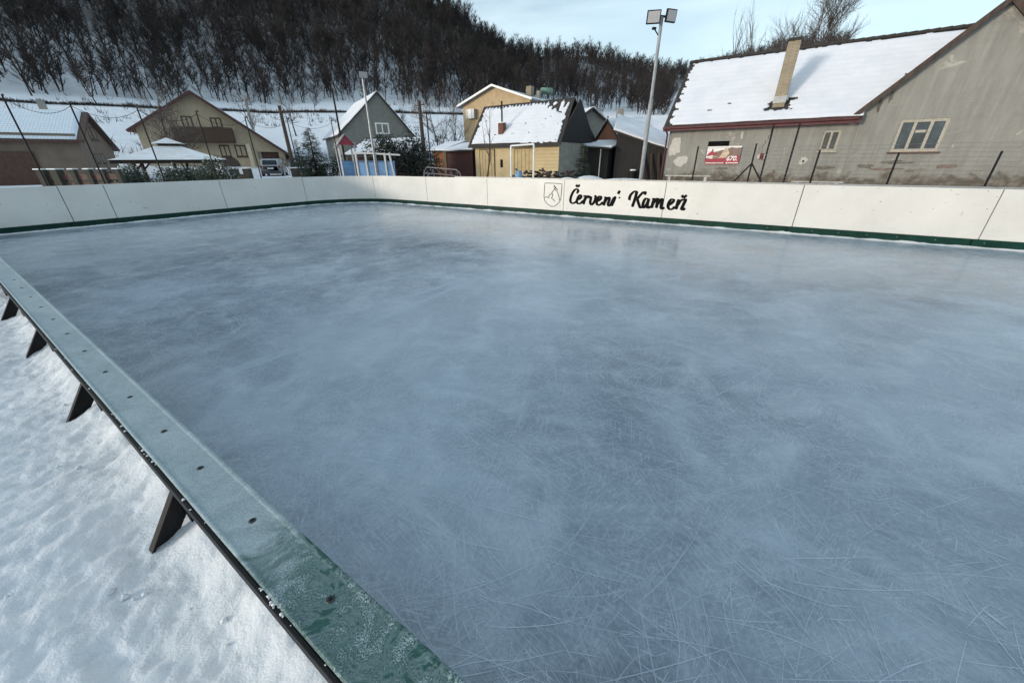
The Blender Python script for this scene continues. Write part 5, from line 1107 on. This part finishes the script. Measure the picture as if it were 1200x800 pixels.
p = at_d(393, 190, 30); bush('evergreen_bush', 'dark bush behind the slim pole left of the playhouse', (p[0] - .3, p[1], .2), 1.2, 1.0, 2.1, 90, n_=2600, mat=M_NEEDLE)
p = at_d(347, 195, 38); bush('evergreen_bush', 'low dark bush between the garage corner and the spruce', (p[0] + .3, p[1], .3), 1.6, 1.0, 2.1, 91, n_=2600, mat=M_NEEDLE)
# utility poles
for (x0, y0, x1, y1, d_, r_, mt, lab) in ((286, 112, 300, 175, 52, .16, M_CONC, 'grey concrete utility pole rising behind the chalet roof'), (327, 124, 345, 195, 44, .2, M_WOOD, 'thick dark wooden pole behind the garage end of the chalet'), (491, 118, 503, 185, 46, .24, M_WOOD, 'thick dark wooden pole right of the grey gable house')):
    a = at_d(x0, y0, d_); b = at_d(x0, y0, d_); z0 = gh(a[0], a[1]); root = thing('utility_pole', (a[0], a[1], z0), lab, 'utility pole', None); m = MB(); m.tube([(a[0], a[1], z0 - .1), a], [r_, r_ * .7], 8); obj('pole', m, mt, root); m = MB(); m.bar(a - UX * .7 - ZX * .4, a + UX * .7 - ZX * .4, .08)
    for s_ in (-.6, 0, .6): m.tube([a + UX * s_ - ZX * .36, a + UX * s_ - ZX * .22], .035, 6)
    obj('crossarm', m, M_WOOD, root)

# ---- hillside wood
def hill_template(seed, h):
    r_ = random.Random(seed); vs = []; fs = []
    def seg(a, b, ra, rb):                      # three-sided tapered limb
        d = b - a; x = np.cross(d, [.31, .2, .93] if abs(d[0]) > 1e-3 or abs(d[1]) > 1e-3 else [1, 0, 0]); x /= np.linalg.norm(x) + 1e-9; y = np.cross(d, x); y /= np.linalg.norm(y) + 1e-9; i0 = len(vs)
        for c, r2 in ((a, ra), (b, rb)):
            for k in range(3): t = k * 2.0944; vs.append(c + (x * math.cos(t) + y * math.sin(t)) * r2)
        for k in range(3): k2 = (k + 1) % 3; fs.append((i0 + k, i0 + k2, i0 + 3 + k2)); fs.append((i0 + k, i0 + 3 + k2, i0 + 3 + k))
    p = np.zeros(3); d = np.array([0, 0, 1.]); pts = [p]
    for i in range(4): d = d + np.array([r_.gauss(0, .16), r_.gauss(0, .16), 0]); d /= np.linalg.norm(d); p = p + d * h * .9 / 4; pts.append(p)
    rr = [.13, .1, .07, .045, .02]
    for i in range(4): seg(pts[i], pts[i + 1], rr[i], rr[i + 1])
    for i in range(16):
        t = r_.uniform(.14, .98); j = min(3, int(t * 4)); a = pts[j] + (pts[j + 1] - pts[j]) * (t * 4 - j); ph = r_.random() * 6.283; el = r_.uniform(.5, 1.15); ln = h * r_.uniform(.2, .36) * (1.25 - t)
        dd = np.array([math.cos(ph) * math.cos(el), math.sin(ph) * math.cos(el), math.sin(el)]); b = a + dd * ln * .55; c = b + (dd + ZX * .25) * ln * .5; seg(a, b, .06, .04); seg(b, c, .04, .015)
        for k in range(13):
            s_ = r_.uniform(.2, 1); o_ = a + (b - a) * min(1, s_ * 1.8) if s_ < .55 else b + (c - b) * (s_ - .55) / .45; e = dd + np.array([r_.gauss(0, .55), r_.gauss(0, .55), r_.gauss(.25, .35)]); e /= np.linalg.norm(e); l_ = r_.uniform(.7, 1.8); x = np.cross(e, [r_.gauss(0, 1), r_.gauss(0, 1), r_.gauss(0, 1)]); x /= np.linalg.norm(x); i0 = len(vs); vs.extend([o_ - x * .034, o_ + x * .034, o_ + e * l_]); fs.append((i0, i0 + 1, i0 + 2))
    return np.array(vs), np.array(fs)
HT = [hill_template(200 + i, h) for i, h in enumerate((7.5, 8.8, 10, 6.2, 9))]
tmesh = []
for i, (v, f) in enumerate(HT):
    me = bpy.data.meshes.new('hill_tree'); me.from_pydata(v.tolist(), [], f.tolist()); me.materials.append(M_TWIG); tmesh.append(me)
rh = random.Random(77); spots = []
tries = 0
def wood_zone(a0, a1, ra, rb, area):
    n_ = int(math.radians(a1 - a0) * .5 * (rb ** 2 - ra ** 2) / area)
    for _ in range(n_):
        a = rh.uniform(a0, a1); r2 = math.sqrt(rh.uniform(ra ** 2, rb ** 2))
        if r2 < 150 and nz(r2 * .05, a * .3, 8) < -.42: continue
        spots.append((r2, a))
wood_zone(-53, 3, 116, 165, 6.5); wood_zone(-53, 3, 165, 248, 8); wood_zone(3, 20, 121, 200, 13); wood_zone(3, 20, 200, 330, 22); wood_zone(20, 36, 280, 342, 13)
wood_zone(-50, 0, 104, 121, 160); wood_zone(-7, 3, 248, 312, 20)
spots.sort()
bands = {}
def where(a): return 'above the taupe house' if a < -41 else 'above the chalet' if a < -28 else 'above the snowy meadow' if a < -19 else 'above the grey gable house' if a < -10 else 'above the ochre house and barn' if a < 9 else 'above the black lean-to' if a < 18 else 'behind the farmhouse roof'
for k, (r2, a) in enumerate(spots[:290]):
    x, y = r2 * math.sin(rad(a)), r2 * math.cos(rad(a)); i = rh.randrange(5); o = bpy.data.objects.new('woodland_tree', tmesh[i]); COL.objects.link(o); o.location = (x, y, gh(x, y) - .2); s_ = rh.uniform(.6, 1.15); o.scale = (s_, s_, s_); o.rotation_euler = (rh.gauss(0, .05), rh.gauss(0, .05), rh.random() * 6.28)
    tag(o, 'bare dark tree at the lower edge of the wood ' + where(a), 'tree', 'bare trees along the lower edge of the wood ' + where(a))
rest = spots[290:]
V = []; F = []; off = 0
for (r2, a) in rest:
    v, f = HT[rh.randrange(5)]; x, y = r2 * math.sin(rad(a)), r2 * math.cos(rad(a)); s_ = rh.uniform(.65, 1.3) * (1.0 if r2 < 250 else .95); t = rh.random() * 6.28; c, s2 = math.cos(t) * s_, math.sin(t) * s_
    lx, ly = rh.gauss(0, .06), rh.gauss(0, .06)
    vv = np.stack([v[:, 0] * c - v[:, 1] * s2 + x + v[:, 2] * lx, v[:, 0] * s2 + v[:, 1] * c + y + v[:, 2] * ly, v[:, 2] * s_ + gh(x, y) - .3], 1); V.append(vv); F.append(f + off); off += len(v)
V = np.concatenate(V).astype(np.float32); F = np.concatenate(F).astype(np.int32)
me = bpy.data.meshes.new('wood'); me.vertices.add(len(V)); me.vertices.foreach_set('co', V.ravel()); me.loops.add(F.size); me.loops.foreach_set('vertex_index', F.ravel()); me.polygons.add(len(F)); me.polygons.foreach_set('loop_start', np.arange(0, F.size, 3, dtype=np.int32)); me.update(calc_edges=True); me.materials.append(M_TWIG)
o = bpy.data.objects.new('hillside_wood', me); COL.objects.link(o); tag(o, 'dense bare brown wood covering the upper hillside up to the skyline', 'wood', kind='stuff')
# hedge line along the terrace road
m = MB(); rq = random.Random(4)
for i in range(15000):
    a = rq.uniform(-55, 20); r2 = 94.8 + rq.gauss(0, .3); x, y = r2 * math.sin(rad(a)), r2 * math.cos(rad(a)); z = gh(x, y); d = np.array([rq.gauss(0, .5), rq.gauss(0, .5), 1.]); d /= np.linalg.norm(d); l_ = rq.uniform(.3, .8) * (.8 + .5 * nz(a * .8, 0, 0)); s1 = np.array([rq.gauss(0, 1), rq.gauss(0, 1), 0]); s1 /= np.linalg.norm(s1); p = np.array([x, y, z]); m.add([p - s1 * .05, p + s1 * .05, p + d * l_], [(0, 1, 2)])
for i in range(900):
    a = rq.uniform(-52, 14); r2 = rq.uniform(55, 120); x, y = r2 * math.sin(rad(a)), r2 * math.cos(rad(a))
    if nz(x * .06, y * .06, 2) < .12: continue
    for j in range(6):
        p = np.array([x + rq.gauss(0, .3), y + rq.gauss(0, .3), 0]); p[2] = gh(p[0], p[1]); d = np.array([rq.gauss(0, .5), rq.gauss(0, .5), 1.]); d /= np.linalg.norm(d); m.add([p - [.04, 0, 0], p + [.04, 0, 0], p + d * rq.uniform(.4, 1.3)], [(0, 1, 2)])
tag(obj('scrub', m, M_TWIG), 'thin line of brown scrub along the terrace road on the snowy slope', 'scrub', kind='stuff')
